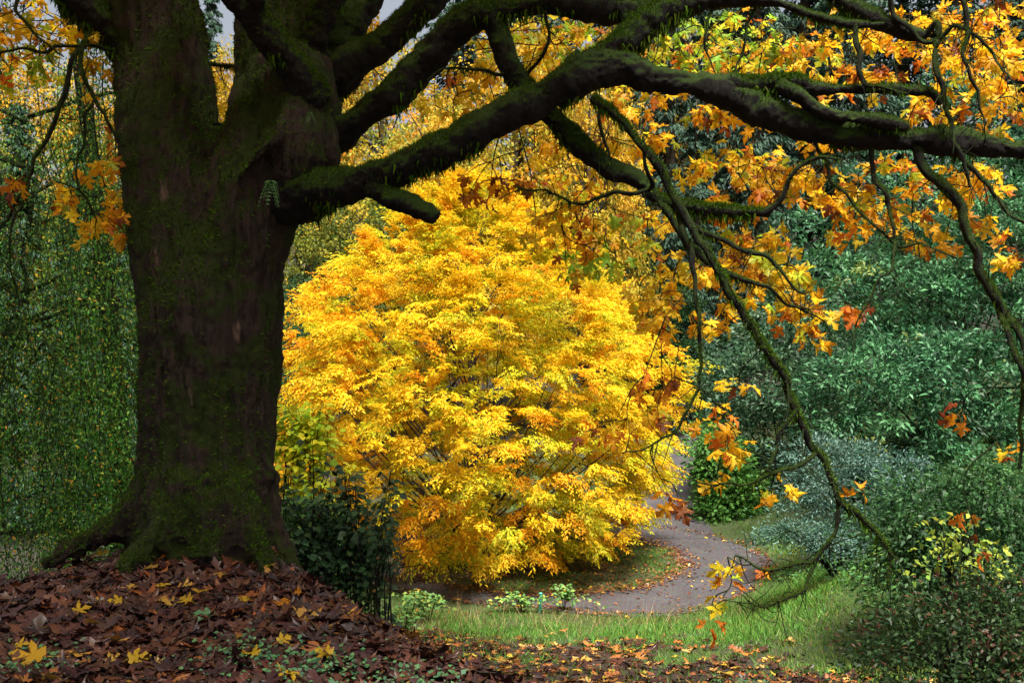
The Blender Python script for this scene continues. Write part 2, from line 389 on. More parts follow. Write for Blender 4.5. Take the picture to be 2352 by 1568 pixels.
LIMBS = {   # name: rows
 'lower': [(600, 440, 7.95, 60), (680, 445, 7.8, 66), (770, 432, 7.65, 47), (880, 405, 7.5, 44), (960, 372, 7.45, 41), (1030, 335, 7.4, 42), (1120, 285, 7.4, 39), (1210, 240, 7.4, 37), (1300, 190, 7.4, 42), (1370, 155, 7.4, 47), (1440, 160, 7.4, 41), (1500, 186, 7.4, 30), (1600, 197, 7.4, 26), (1680, 217, 7.4, 28), (1750, 252, 7.4, 37), (1840, 284, 7.35, 34), (1950, 308, 7.3, 30), (2060, 322, 7.25, 30), (2150, 322, 7.2, 28), (2260, 332, 7.15, 27), (2380, 345, 7.1, 25), (2520, 350, 7.0, 21), (2750, 330, 6.9, 14)],
 'fork': [(1340, 165, 7.4, 36), (1400, 128, 7.45, 36), (1450, 88, 7.5, 32), (1500, 45, 7.55, 34), (1560, 5, 7.6, 29)],
 'upper': [(640, 345, 8.1, 46), (720, 325, 8.05, 47), (800, 288, 8.0, 40), (890, 228, 7.9, 38), (960, 165, 7.85, 38), (1020, 100, 7.8, 40), (1075, 45, 7.75, 38), (1140, 28, 7.7, 27), (1240, 12, 7.65, 25), (1330, 10, 7.6, 29), (1420, 22, 7.6, 33), (1500, 22, 7.6, 32), (1580, 5, 7.6, 27), (1700, -12, 7.6, 23), (1850, -40, 7.6, 20), (2050, -120, 7.6, 15)],
 'third': [(650, 250, 8.1, 56), (740, 185, 8.1, 50), (820, 140, 8.1, 40), (890, 95, 8.1, 40), (950, 35, 8.1, 38), (1010, -40, 8.1, 35), (1100, -180, 8.2, 27), (1250, -380, 8.3, 19)],
 'cross': [(720, 230, 7.8, 45), (680, 165, 7.65, 38), (630, 100, 7.55, 34), (590, 50, 7.5, 34), (545, -15, 7.45, 34), (470, -140, 7.3, 29), (380, -330, 7.1, 20)],
 'stem': [(700, 230, 8.0, 60), (715, 140, 7.95, 30), (728, 80, 7.9, 24), (740, 20, 7.9, 34), (770, -80, 7.9, 44), (800, -300, 7.9, 34)],
 'back': [(740, 200, 8.4, 48), (780, 100, 8.5, 42), (830, 20, 8.6, 35), (880, -80, 8.7, 29), (960, -300, 8.8, 18)],
 'left': [(330, 130, 8.2, 70), (262, 75, 8.1, 44), (205, 30, 8.0, 36), (150, -20, 7.9, 34), (60, -120, 7.7, 28), (-100, -260, 7.5, 18)],
 'stub': [(850, 425, 7.5, 36), (900, 448, 7.45, 29), (950, 472, 7.4, 25), (1003, 503, 7.35, 22)],
 'drop': [(1125, 20, 7.7, 29), (1148, 80, 7.72, 26), (1170, 150, 7.74, 26), (1210, 212, 7.75, 25), (1262, 262, 7.75, 23), (1330, 330, 7.7, 24), (1400, 385, 7.65, 23), (1465, 412, 7.6, 19), (1510, 455, 7.55, 17), (1600, 478, 7.5, 15), (1690, 486, 7.45, 14), (1766, 490, 7.4, 12)],
 'parallel': [(1660, 200, 7.4, 24), (1740, 192, 7.35, 20), (1830, 190, 7.3, 20), (1860, 202, 7.3, 17), (1950, 205, 7.3, 13), (2050, 206, 7.25, 12), (2135, 214, 7.2, 10), (2160, 240, 7.2, 5)],
 'parallel2': [(1790, 195, 7.3, 20), (1840, 225, 7.25, 18), (1900, 262, 7.2, 17), (1990, 272, 7.15, 16), (2085, 294, 7.1, 13)],
 'topright': [(1820, -60, 7.6, 20), (1920, -5, 7.5, 20), (2000, 42, 7.4, 21), (2060, 66, 7.35, 19), (2122, 86, 7.3, 14)],
 'topright2': [(1700, -8, 7.6, 16), (1800, 12, 7.5, 13), (1880, 40, 7.4, 12), (1950, 55, 7.3, 10), (2030, 58, 7.3, 8)],
}
BRANCH = [  # thinner hanging branches
 [(1360, 232, 7.3, 15), (1410, 255, 7.2, 14), (1460, 310, 7.15, 12), (1510, 385, 7.1, 12), (1560, 475, 7.05, 13), (1612, 565, 7.0, 12), (1680, 680, 6.95, 12), (1740, 765, 6.9, 12), (1790, 850, 6.85, 13), (1830, 930, 6.8, 12), (1868, 1010, 6.8, 11), (1892, 1085, 6.75, 10), (1935, 1155, 6.7, 9), (1990, 1205, 6.7, 7), (2032, 1265, 6.65, 5), (2042, 1345, 6.6, 3)],
 [(2105, 340, 7.2, 15), (2150, 400, 7.15, 15), (2195, 455, 7.1, 16), (2240, 560, 7.0, 14), (2268, 655, 6.95, 14), (2325, 722, 6.9, 11), (2352, 800, 6.85, 10), (2348, 950, 6.8, 7), (2340, 1080, 6.7, 4)],
 [(2270, 660, 6.95, 11), (2300, 720, 6.9, 10), (2330, 800, 6.8, 9), (2362, 900, 6.7, 7), (2370, 1100, 6.6, 4)],
 [(1750, 488, 7.4, 10), (1790, 455, 7.35, 8), (1832, 400, 7.3, 6), (1880, 372, 7.25, 5), (1925, 364, 7.2, 3)],
 [(1545, 455, 7.15, 11), (1570, 530, 7.05, 10), (1592, 610, 7.0, 9), (1600, 700, 6.95, 7), (1612, 800, 6.9, 6), (1602, 900, 6.85, 5), (1565, 975, 6.8, 4), (1500, 1025, 6.75, 3), (1430, 1045, 6.7, 2)],
 [(1480, 310, 7.2, 5), (1490, 400, 7.3, 6), (1505, 430, 7.4, 8), (1470, 440, 7.4, 8), (1380, 450, 7.4, 6), (1330, 470, 7.4, 4), (1280, 455, 7.4, 3), (1180, 430, 7.4, 2)],
 [(1510, 460, 7.5, 12), (1580, 560, 7.4, 12), (1640, 610, 7.35, 11), (1690, 640, 7.3, 9), (1760, 660, 7.25, 6), (1830, 700, 7.2, 4), (1890, 740, 7.2, 2)],
 [(1590, 520, 7.3, 8), (1700, 560, 7.3, 8), (1760, 590, 7.25, 7), (1810, 640, 7.2, 5), (1850, 680, 7.2, 3)],
 [(1928, 1150, 6.7, 7), (1920, 1225, 6.65, 7), (1880, 1280, 6.6, 6), (1810, 1300, 6.55, 5), (1750, 1300, 6.5, 3), (1690, 1270, 6.5, 2)],
 [(1912, 1240, 6.65, 6), (1870, 1315, 6.6, 6), (1855, 1355, 6.55, 5), (1800, 1388, 6.5, 4), (1740, 1395, 6.5, 2), (1660, 1382, 6.5, 1.5)],
 [(1880, 1030, 6.8, 7), (1850, 1065, 6.75, 6), (1780, 1090, 6.7, 5), (1720, 1110, 6.65, 3), (1600, 1110, 6.6, 2)],
 [(1835, 930, 6.8, 6), (1790, 985, 6.75, 5), (1770, 1060, 6.7, 4), (1740, 1110, 6.7, 2)],
 [(2122, 86, 7.3, 9), (2150, 60, 7.2, 9), (2160, 150, 7.1, 10), (2172, 230, 7.05, 8), (2195, 330, 7.0, 6), (2230, 430, 6.95, 4)],
 [(2040, -30, 7.3, 8), (2060, 40, 7.25, 8), (2130, 95, 7.2, 7), (2190, 60, 7.1, 6), (2240, 80, 7.0, 5), (2290, 130, 7.0, 4), (2330, 190, 6.9, 2)],
 [(2200, -30, 7.0, 8), (2230, 60, 6.95, 7), (2210, 130, 6.9, 6), (2250, 220, 6.9, 4), (2260, 300, 6.9, 2)],
 [(1960, 55, 7.3, 8), (1965, 110, 7.25, 10), (1985, 170, 7.2, 9), (2020, 205, 7.15, 5), (2080, 215, 7.1, 3)],
 [(2000, 330, 7.25, 8), (2020, 420, 7.2, 8), (2040, 500, 7.15, 6), (2060, 560, 7.1, 5), (2040, 620, 7.05, 4), (1990, 690, 7.0, 3), (1960, 750, 7.0, 2)],
 [(1860, 300, 7.35, 6), (1900, 400, 7.3, 5), (1960, 470, 7.2, 4), (2060, 560, 7.15, 4), (2130, 560, 7.1, 3), (2200, 600, 7.1, 2)],
 [(2190, 330, 7.1, 7), (2260, 420, 7.05, 6), (2310, 480, 7.0, 5), (2380, 520, 6.95, 3)],
 [(1730, 20, 7.6, 5), (1700, 120, 7.5, 4), (1680, 240, 7.4, 3)],
 [(1640, 10, 7.6, 5), (1610, 90, 7.5, 4), (1640, 170, 7.5, 2)],
 [(1160, 170, 7.7, 6), (1090, 165, 7.6, 5), (1030, 160, 7.55, 3), (980, 185, 7.5, 2)],
 [(1215, 170, 7.7, 6), (1265, 90, 7.6, 5), (1250, 30, 7.6, 3)],
 [(1375, 240, 7.4, 6), (1388, 300, 7.4, 5), (1400, 370, 7.4, 3)],
 [(205, 40, 8.0, 10), (188, 90, 7.9, 9), (165, 150, 7.85, 8), (130, 280, 7.8, 7), (90, 360, 7.75, 6), (55, 430, 7.7, 5), (10, 500, 7.65, 4), (-40, 560, 7.6, 3)],
 [(190, 95, 7.9, 8), (192, 170, 7.85, 7), (215, 240, 7.8, 6), (250, 285, 7.75, 5), (290, 330, 7.7, 3)],
 [(205, 240, 7.8, 5), (185, 320, 7.75, 4), (180, 420, 7.7, 3), (220, 500, 7.7, 2)],
 [(262, 115, 8.0, 6), (190, 112, 7.9, 5), (100, 118, 7.8, 5), (30, 110, 7.7, 4), (-40, 130, 7.7, 3)],
 [(60, -60, 7.7, 6), (40, 20, 7.65, 5), (80, 80, 7.6, 4), (150, 130, 7.6, 2)],
 [(60, 430, 7.7, 4), (20, 560, 7.6, 3), (45, 700, 7.6, 2)],
 [(545, 155, 8.4, 5), (500, 152, 8.5, 5), (478, 150, 8.6, 4)],
]
limb_pts = []                  # (x,y,z,r) samples for twigs and moss
moss_src = []
def finish_limb(me, amp):
    V, Nn = get_vn(me)
    lump = vn(V[:, 0]*4.5, V[:, 1]*4.5, V[:, 2]*4.5)-.5
    mo = vn(V[:, 0]*14, V[:, 1]*14, V[:, 2]*14)-.5
    f = vn(V[:, 0]*45, V[:, 1]*45, V[:, 2]*45)-.5
    V = V+Nn*(lump*.08+mo*.036+f*.018)[:, None]*amp
    set_v(me, V)
for nm, rows in LIMBS.items():
    mb = MB(); p = add(mb, rows, 14, 8); limb_pts.append(p)
    for _ in range(5 if len(rows) > 8 else 2):          # knots and broken-off side shoots
        i = int(rng.integers(len(p)//4, len(p)-4)); v = norm(rng.normal(0, 1, 3)); r_ = p[i, 3]; k_ = min(.05, r_*.42)
        mb.tube(p[i, :3]+v*np.linspace(.5, 1.25+rng.uniform(0, .5), 4)[:, None]*r_, np.linspace(k_*1.6, k_*.8, 4), 8)
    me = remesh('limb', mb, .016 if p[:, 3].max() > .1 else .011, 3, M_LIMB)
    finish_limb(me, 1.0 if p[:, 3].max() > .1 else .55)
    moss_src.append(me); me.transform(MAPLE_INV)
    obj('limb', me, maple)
for rows in BRANCH:
    mb = MB(); q = W(rows); q[1:-1, :3] += rng.normal(0, .012, (len(q)-2, 3)); p = spath(q, 7)
    p[:, 3] *= .74*(1+.25*(vn(p[:, 0]*17, p[:, 1]*17, p[:, 2]*17)-.5))
    p[:, :3] += (np.stack([vn(p[:, 0]*9, p[:, 2]*9, 3.3), vn(p[:, 0]*9, p[:, 2]*9, 8.1), vn(p[:, 0]*9, p[:, 2]*9, 5.7)], 1)-.5)*.06
    limb_pts.append(p); mb.tube(p[:, :3]-MO, p[:, 3], 8, .25)
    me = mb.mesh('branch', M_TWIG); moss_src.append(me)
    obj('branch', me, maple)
LP = np.vstack(limb_pts)

# moss tufts on the upper sides, hanging moss below
def moss_from(me, n, up_bias, length, hang=.30):
    k = len(me.polygons)
    c = np.empty(k*3, np.float32); me.polygons.foreach_get('center', c); c = c.reshape(-1, 3).astype(float)
    nn = np.empty(k*3, np.float32); me.polygons.foreach_get('normal', nn); nn = nn.reshape(-1, 3).astype(float)
    ar = np.empty(k, np.float32); me.polygons.foreach_get('area', ar)
    g = vn(c[:, 0]*3, c[:, 1]*3, c[:, 2]*3)
    wgt = ar*(np.clip(nn[:, 2]+up_bias, 0, 1)*np.clip((g-.25)*3, 0, 1)+hang*np.clip(-nn[:, 2]-.3, 0, 1)*(g > .55))
    i = rng.choice(k, n, p=wgt/wgt.sum())
    down = nn[i][:, 2] < -.3
    d = norm(nn[i]*.9+rng.normal(0, .45, (n, 3))+np.array([0, 0, .15])); d[down] = norm(np.array([0, 0, -1])+rng.normal(0, .2, (down.sum(), 3)))
    L = length*rng.uniform(.5, 1.5, n); L[down] *= rng.uniform(1, 3.4, down.sum())
    ls = np.empty(k, np.int32); me.polygons.foreach_get('loop_start', ls); vi = np.empty(len(me.loops), np.int32); me.loops.foreach_get('vertex_index', vi)
    vc = np.empty(len(me.vertices)*3, np.float32); me.vertices.foreach_get('co', vc); vc = vc.reshape(-1, 3).astype(float)
    q4 = vc[vi[ls[i][:, None]+np.array([0, 1, 2, 3])[None, :] % 4]]; u, v = rng.random((n, 1)), rng.random((n, 1))
    q = q4[:, 0]*(1-u)*(1-v)+q4[:, 1]*u*(1-v)+q4[:, 2]*u*v+q4[:, 3]*(1-u)*v
    return q-nn[i]*.003, d, L
pos, dr, ln = [], [], []
for me in moss_src:
    ar = sum(p.area for p in me.polygons)
    a_, b_, c_ = moss_from(me, int(min(18000, 300+ar*9500)), .12, .022 if ar > .5 else .014); pos.append(a_); dr.append(b_); ln.append(c_)
a_, b_, c_ = moss_from(trunk_me, 44000, .3, .030, 0); pos.append(a_); dr.append(b_); ln.append(c_)
pos, dr, ln = np.vstack(pos), np.vstack(dr), np.concatenate(ln); n = len(pos)
mc = pal([(5, (.042, .105, .003)), (3, (.062, .105, .004)), (2, (.016, .032, .003)), (1, (.055, .05, .012))], n, .3)
me = scatter('moss', *BLADE, pos, dr, rdir(n), np.column_stack([ln*.28, ln, ln]), mc, M_MOSS)
obj('moss', me, maple, kind='stuff')

# ------------------------------------------------------------------ maple leaves and twigs
YG = [(6, (.84, .62, .03)), (2.5, (.84, .47, .02)), (2, (.45, .56, .04)), (.8, (.55, .17, .015))]
ORG = [(3, (.84, .42, .015)), (5, (.86, .58, .025)), (1.1, (.58, .17, .014)), (.6, (.22, .06, .015)), (1, (.5, .52, .04))]
GRN = [(5, (.30, .52, .04)), (3, (.70, .64, .04)), (2, (.82, .44, .02)), (.6, (.52, .15, .015))]
RST = [(3, (.58, .19, .015)), (3, (.80, .38, .015)), (2, (.24, .065, .015))]
CL = [  # cx, cy, rx, ry, leaves, palette, near, far
 (1080, 110, 90, 60, 40, YG, 8.2, 10.5), (1250, 110, 150, 70, 110, YG, 8.0, 11), (1120, 235, 130, 60, 60, YG, 7.9, 10), (1330, 70, 90, 40, 40, GRN, 7.8, 9.5),
 (1560, 110, 120, 70, 110, GRN, 7.9, 10.5), (1720, 100, 130, 80, 130, GRN, 7.8, 10.5), (1480, 210, 60, 30, 14, YG, 7.8, 9), (1830, 160, 120, 70, 70, YG, 7.8, 10),
 (1600, 170, 150, 25, 40, ORG, 7.8, 9.5), (1980, 110, 140, 100, 90, ORG, 7.6, 10), (2140, 60, 130, 70, 90, ORG, 7.4, 10), (2280, 100, 110, 120, 130, ORG, 7.2, 10), (2300, 240, 90, 90, 60, ORG, 7.2, 9.5),
 (2090, 190, 120, 70, 40, ORG, 7.4, 9.5), (1330, 360, 110, 80, 70, ORG, 7.9, 10.5), (1150, 420, 90, 50, 40, RST, 7.6, 9.5), (1290, 450, 80, 60, 55, YG, 7.8, 10), (1420, 300, 90, 60, 40, ORG, 8, 10.5),
 (1290, 540, 90, 60, 70, ORG, 7.7, 10), (1390, 560, 90, 70, 70, GRN, 7.7, 10), (1470, 510, 80, 60, 50, YG, 7.5, 9.5), (1300, 620, 60, 40, 18, GRN, 7.5, 9),
 (1480, 330, 60, 40, 22, YG, 7.8, 9.5), (1620, 260, 60, 25, 24, ORG, 7.7, 9), (1740, 275, 40, 18, 10, ORG, 7.6, 8.6), (1650, 375, 90, 45, 70, YG, 7.6, 9.8), (1760, 390, 90, 45, 60, ORG, 7.5, 9.5), (1700, 450, 90, 40, 45, ORG, 7.6, 9),
 (1880, 440, 120, 50, 75, ORG, 7.4, 9.5), (2000, 470, 100, 45, 60, ORG, 7.3, 9.5), (2090, 500, 60, 40, 24, ORG, 7.2, 8.6), (1950, 530, 40, 30, 14, ORG, 7.2, 8.2), (2150, 430, 90, 50, 40, ORG, 7.2, 9), (2270, 440, 90, 80, 60, ORG, 7.1, 9.2), (2320, 560, 50, 40, 14, ORG, 7.0, 8.2),
 (2150, 548, 50, 22, 12, ORG, 7.1, 7.8), (2180, 250, 80, 60, 30, ORG, 7.3, 9), (2060, 380, 70, 30, 20, ORG, 7.3, 8.6), (1900, 330, 60, 25, 14, ORG, 7.4, 8.6),
 (1740, 560, 80, 50, 55, YG, 7.3, 9.2), (1690, 620, 90, 60, 65, ORG, 7.3, 9.4), (1790, 650, 80, 50, 60, YG, 7.2, 9), (1830, 720, 60, 35, 30, ORG, 7.1, 8.6), (1560, 610, 60, 50, 26, YG, 7.3, 9), (1520, 690, 70, 40, 40, YG, 7.3, 9), (1540, 740, 60, 30, 22, ORG, 7.2, 8.6), (1640, 730, 50, 40, 18, ORG, 7.2, 8.4),
 (1950, 715, 25, 18, 5, RST, 7.1, 7.6), (1870, 770, 25, 18, 5, ORG, 7.0, 7.6), (1520, 860, 70, 45, 26, RST, 7.1, 9), (1450, 960, 70, 45, 24, ORG, 7.0, 8.6), (1380, 1010, 50, 40, 12, RST, 7.0, 8),
 (1650, 960, 60, 28, 22, ORG, 6.9, 8), (1690, 1010, 40, 30, 16, ORG, 6.9, 7.8), (1680, 880, 20, 12, 3, ORG, 6.9, 7.5), (1550, 1120, 25, 25, 6, RST, 6.7, 7.2), (1640, 1100, 55, 18, 8, ORG, 6.6, 7.4), (1800, 1120, 55, 20, 8, ORG, 6.7, 7.4),
 (1680, 1290, 25, 14, 4, YG, 6.5, 6.9), (1665, 1370, 22, 14, 3, YG, 6.5, 6.9), (1640, 1420, 14, 10, 2, RST, 6.5, 6.9), (1660, 1325, 10, 8, 1, YG, 6.5, 6.9), (1760, 1305, 20, 10, 2, RST, 6.5, 6.9), (2000, 1110, 25, 25, 3, RST, 6.7, 7.3),
 (2200, 1000, 60, 60, 5, RST, 6.7, 7.4), (2330, 1090, 40, 50, 5, ORG, 6.7, 7.4), (2230, 1250, 40, 40, 4, RST, 6.6, 7.2),
 (70, 60, 120, 70, 95, YG, 7.6, 10), (190, 60, 60, 50, 24, YG, 7.8, 9.5), (60, 160, 80, 50, 36, GRN, 7.6, 9.4), (210, 170, 40, 50, 14, YG, 7.7, 9), (215, 440, 80, 70, 60, ORG, 7.5, 8.8), (265, 350, 35, 40, 16, ORG, 7.5, 8.6), (230, 530, 60, 25, 18, ORG, 7.5, 8.5), (30, 410, 25, 20, 5, RST, 7.5, 8.2), (270, 500, 25, 35, 10, ORG, 7.5, 8.4),
 (500, 200, 30, 60, 16, YG, 9, 11), (700, 10, 40, 40, 6, YG, 9, 11), (930, 215, 40, 30, 14, YG, 8.4, 10), (860, 30, 40, 40, 14, YG, 9, 11),
]
tw = MB()
LPpos, LPd, LPn, LPs, LPc = [], [], [], [], []
def leaf_along(path3, pall, sz, frm):
    n = len(path3)
    k = 0
    for j in range(int(n*frm), n):
        for sgn in (-1, 1):
            if rng.random() < .30 and j < n-1: continue
            t = norm(path3[min(j+1, n-1)]-path3[max(j-1, 0)])
            side = norm(np.cross(t, [0, 0, 1.0]))*sgn
            d = norm(side*rng.uniform(.3, 1)+t*rng.uniform(.1, .8)+np.array([0, 0, rng.uniform(-1.3, .1)])+rng.normal(0, .3, 3))
            nn = norm(np.array([0, -.35, .9])+rng.normal(0, .7, 3))
            s = sz*rng.uniform(.65, 1.25)
            LPpos.append(path3[j]+d*s*.55); LPd.append(d); LPn.append(nn); LPs.append(s); k += 1
    LPc.append(pal(pall, k, .22)); return k
POOL = LP.copy()
for cx, cy, rx, ry, nl, pl, d0, d1 in CL:
    left = int(nl*(1.25 if cy < 250 else 1.4 if 540 < cy < 800 and cx > 1400 else 1.0)); guard = 0
    while left > 0 and guard < 200:
        guard += 1
        r = math.sqrt(rng.random()); an = rng.uniform(0, 2*math.pi); d = rng.uniform(d0, d1)
        e = P(cx+rx*r*math.cos(an), cy+ry*r*math.sin(an), d)
        q = POOL[:, :3]-e; dist = np.linalg.norm(q*[1, 1, .8], axis=1)+np.where(POOL[:, 2] < e[2], .12, 0)
        i = int(np.argmin(dist+rng.uniform(0, .25, len(dist)))); b = POOL[i, :3]
        Ln = np.linalg.norm(e-b); m = b*.45+e*.55+np.array([0, 0, .08*Ln])+rng.normal(0, .10*Ln+.01, 3)
        pth = spath(np.array([b, m, e]), 4)
        kk = len(pth); rad = np.linspace(min(.010, .004+.004*Ln), .0032, kk)
        tw.tube(pth-MO, rad, 4)
        POOL = np.vstack([POOL, np.column_stack([pth[2:], rad[2:]])])
        k0 = 5 if left > 5 else left
        frm = 1-min(.55, (.18*k0+.12)/max(Ln, .3))
        left -= leaf_along(pth, pl, .104, max(frm, (kk-max(1, k0//2)-1)/kk))
# bare side twigs with lichen hooks
for p in limb_pts[len(LIMBS):]:
    for _ in range(int(len(p)*.55)):
        i = rng.integers(len(p)//4, len(p)); b = p[i, :3]
        e = b+norm(rng.normal(0, 1, 3)+np.array([0, 0, -.5]))*rng.uniform(.08, .42)
        m = (b+e)/2+rng.normal(0, .03, 3)
        pth = spath(np.array([b, m, e]), 4); tw.tube(pth-MO, np.linspace(.0045, .0015, len(pth)), 4)
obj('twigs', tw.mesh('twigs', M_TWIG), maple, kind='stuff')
pos, dr, nn, sc, cc = np.array(LPpos), np.array(LPd), np.array(LPn), np.array(LPs), np.vstack(LPc)
def lfac(tv):                  # leaves are yellower at the heart, browner at the lobe tips
    r = np.hypot(tv[:, 0], tv[:, 1]-.34)[:, None]; r = np.clip(r/.7, 0, 1)+rng.uniform(-.12, .12, (len(tv), 1))
    return np.clip(np.array([[1.12, 1.18, 1.1]])*(1-r)+np.array([[.88, .68, .6]])*r, .3, 1.15)
def split_leaves(pos, dr, nn, sc, cc, templates, mat, parent, origin, big, stuffname, key):
    order = np.argsort(-key); bigi, rest = order[:big], order[big:]
    cache = {}
    M = frames(dr[bigi], nn[bigi])
    for q, i in enumerate(bigi):
        ti = int(rng.integers(len(templates))); ck = tuple(np.round(cc[i]*10).astype(int)); kk = (ti, ck)
        if kk not in cache:
            tv, tf = templates[ti]; cache[kk] = mesh_np('leaf', tv, tf, cc[i][None]*lfac(tv), mat)
        o = bpy.data.objects.new('leaf', cache[kk])
        A = M[q]*sc[i]
        o.matrix_world = Matrix(((A[0][0], A[1][0], A[2][0], pos[i][0]-origin[0]), (A[0][1], A[1][1], A[2][1], pos[i][1]-origin[1]), (A[0][2], A[1][2], A[2][2], pos[i][2]-origin[2]), (0, 0, 0, 1)))
        link(o, parent)
    if len(rest):
        ids = rng.integers(0, len(templates), len(rest)); Vs, Fs, Cs, off = [], [], [], 0
        for ti, (tv, tf) in enumerate(templates):
            r = rest[ids == ti]
            if not len(r): continue
            M = frames(dr[r], nn[r]); Vv = (np.einsum('ki,nij->nkj', tv, M)*sc[r][:, None, None]+pos[r][:, None, :]-origin).reshape(-1, 3)
            Fs.append((tf[None]+(np.arange(len(r))*len(tv))[:, None, None]).reshape(-1, 3)+off); Vs.append(Vv); Cs.append((cc[r][:, None, :]*lfac(tv)[None]).reshape(-1, 3)); off += len(Vv)
        obj(stuffname, mesh_np(stuffname, np.vstack(Vs), np.vstack(Fs), np.vstack(Cs), mat), parent, kind='stuff')
u = np.abs(pos[:, 0]/pos[:, 1]) < .5; v = np.abs((pos[:, 2]-EYE)/pos[:, 1]) < .33
split_leaves(pos, dr, nn, sc, cc, HANG, M_MAPLE, maple, MO, 300, 'foliage', np.where(u & v, sc/pos[:, 1], 0))
print('maple leaves', len(pos))
# unseen rest of the crown overhead, its extent shaped for the shade it casts
def canopy(n):
    c = []
    while len(c) < n:
        p = rng.uniform(-1, 1, (n, 3)); r2 = (p**2).sum(1); p = p[(r2 < 1) & (r2 > .12)]
        q = p*np.array([6.4, 7.4, 4.4])+np.array([-3.0, 7.2, 8.4])
        top = EYE+q[:, 1]*.375+.35
        ok = (q[:, 0] < .9+1.2*vn(q[:, 1]*.6, q[:, 2]*.6, 4)) & (q[:, 2] > np.maximum(top, 4.4)) & (vn(q[:, 0]*.8, q[:, 1]*.8, q[:, 2]*.8) > .40)
        c.extend(q[ok])
    return np.array(c[:n])
q = canopy(15000); n = len(q)
obj('crown', scatter('crown', *SIMPLE, q-MO, norm(rng.normal(0, 1, (n, 3))+[0, 0, -.4]), norm(rng.normal(0, .5, (n, 3))+[0, 0, 1]), rng.uniform(.16, .27, n), pal(YG, n), M_MAPLE), maple, kind='stuff')

# ferns on the trunk
def fern(px, py, d, n, size, label):
    b = P(px, py, d); t = thing('fern', label, 'fern', b)
    for i in range(n):
        az = rng.uniform(-2.9, -.2); L = size*rng.uniform(.7, 1.2)
        o = np.array([math.cos(az), math.sin(az)*.6, .25])
        s = np.linspace(0, 1, 10)[:, None]
        pth = o*s*L*.45+np.array([0, 0, -1])*s**1.6*L*.95
        mb_t = norm(np.gradient(pth, axis=0)); side = norm(np.cross(mb_t, [0, 0, 1.0]))
        ps, ds, sc_ = [], [], []
        for j in range(1, 10):
            for sg in (-1, 1):
                ps.append(pth[j]); ds.append(side[j]*sg+mb_t[j]*.4); sc_.append(L*.26*(1-.7*s[j, 0]))
        ps, ds, sc_ = np.array(ps), np.array(ds), np.array(sc_)
        ps = np.vstack([ps, pth[:-1]]); ds = np.vstack([ds, np.diff(pth, axis=0)]); sc_ = np.concatenate([sc_, np.full(9, L*.13)])
        wd = np.concatenate([np.full(18, L*.075), np.full(9, .006)])
        obj('frond', scatter('frond', *LANCE, ps, ds, np.tile([0, -.6, .8], (len(ps), 1))+rng.normal(0, .1, (len(ps), 3)), np.column_stack([wd, sc_, sc_]), pal([(1, (.07, .16, .05))], len(ps)), M_GREEN), t)
fern(622, 415, 7.36, 7, .20, 'small green fern growing out of the maple trunk under the mossy ridge')
fern(712, 258, 7.42, 4, .10, 'tiny dark fern hanging where the limbs leave the maple')

# ------------------------------------------------------------------ yellow tree
YT = np.array([-.87, 23.0, float(zg(-.87, 23.0))])
ytree = thing('yellow_tree', 'rounded tree in full golden yellow leaf ringed by the gravel path', 'tree', YT)
prof_z = np.array([1310, 1275, 1235, 1190, 1100, 1000, 900, 800, 700, 600, 500, 430, 395])
prof_r = np.array([50, 150, 265, 365, 430, 450, 446, 425, 385, 305, 205, 115, 40])/FPX*23.0
prof_h = EYE-(prof_z-784)/FPX*23.0-YT[2]
def yR(h): return np.interp(h, prof_h, prof_r)
H0, H1 = .15, prof_h[-1]
ymb = MB()
ymb.tube(spath(np.array([[0, 0, -.3, .24], [.05, 0, .8, .2], [0, .05, 2.2, .16], [-.05, .1, 4.5, .10], [0, 0, 7.5, .04]]), 6)[:, :3], spath(np.array([[0, 0, -.3, .24], [.05, 0, .8, .2], [0, .05, 2.2, .16], [-.05, .1, 4.5, .10], [0, 0, 7.5, .04]]), 6)[:, 3], 10, .15)
obj('trunk', ymb.mesh('trunk', M_BARK), ytree)
nb_ = 1850
hs = []
while len(hs) < nb_:
    h = rng.uniform(H0, H1)
    if rng.random() < (yR(h)+.6)/5.3: hs.append(h)
hs = np.array(hs); az = rng.uniform(0, 2*np.pi, nb_); rf = np.sqrt(rng.uniform(.12, 1.0, nb_)); rf = np.where(rng.random(nb_) < .55, rng.uniform(.84, 1.05, nb_), rf*.92)
rad = yR(hs)*rf*(1+.34*(vn(np.cos(az)*2.2+9, np.sin(az)*2.2+9, hs*.75)-.5)+.06*rng.normal(size=nb_))
ctr = np.column_stack([np.cos(az)*rad, np.sin(az)*rad, hs])
ymb = MB()
for i in range(nb_):
    if rf[i] < .5 or i % 14: continue
    e = ctr[i]; h0 = max(.4, hs[i]-1.1*rad[i]*rng.uniform(.7, 1.2)-.3)
    b = np.array([0, 0, min(h0, 7.2)]); m = b*.5+e*.5+np.array([0, 0, -.04*rad[i]])+rng.normal(0, .12, 3)
    pth = spath(np.array([b, m, e]), 5); ymb.tube(pth, np.linspace(.010+.006*rad[i], .004, len(pth)), 4)
obj('branches', ymb.mesh('branches', M_BARK), ytree)
ps, ds, ns, cs = [], [], [], []
YP = [[(6, (.84, .56, .018)), (3, (.76, .58, .02)), (1, (.82, .40, .012))], [(3, (.82, .36, .012)), (2, (.84, .50, .015))], [(3, (.60, .54, .018)), (3, (.40, .43, .018)), (1, (.82, .55, .018))]]
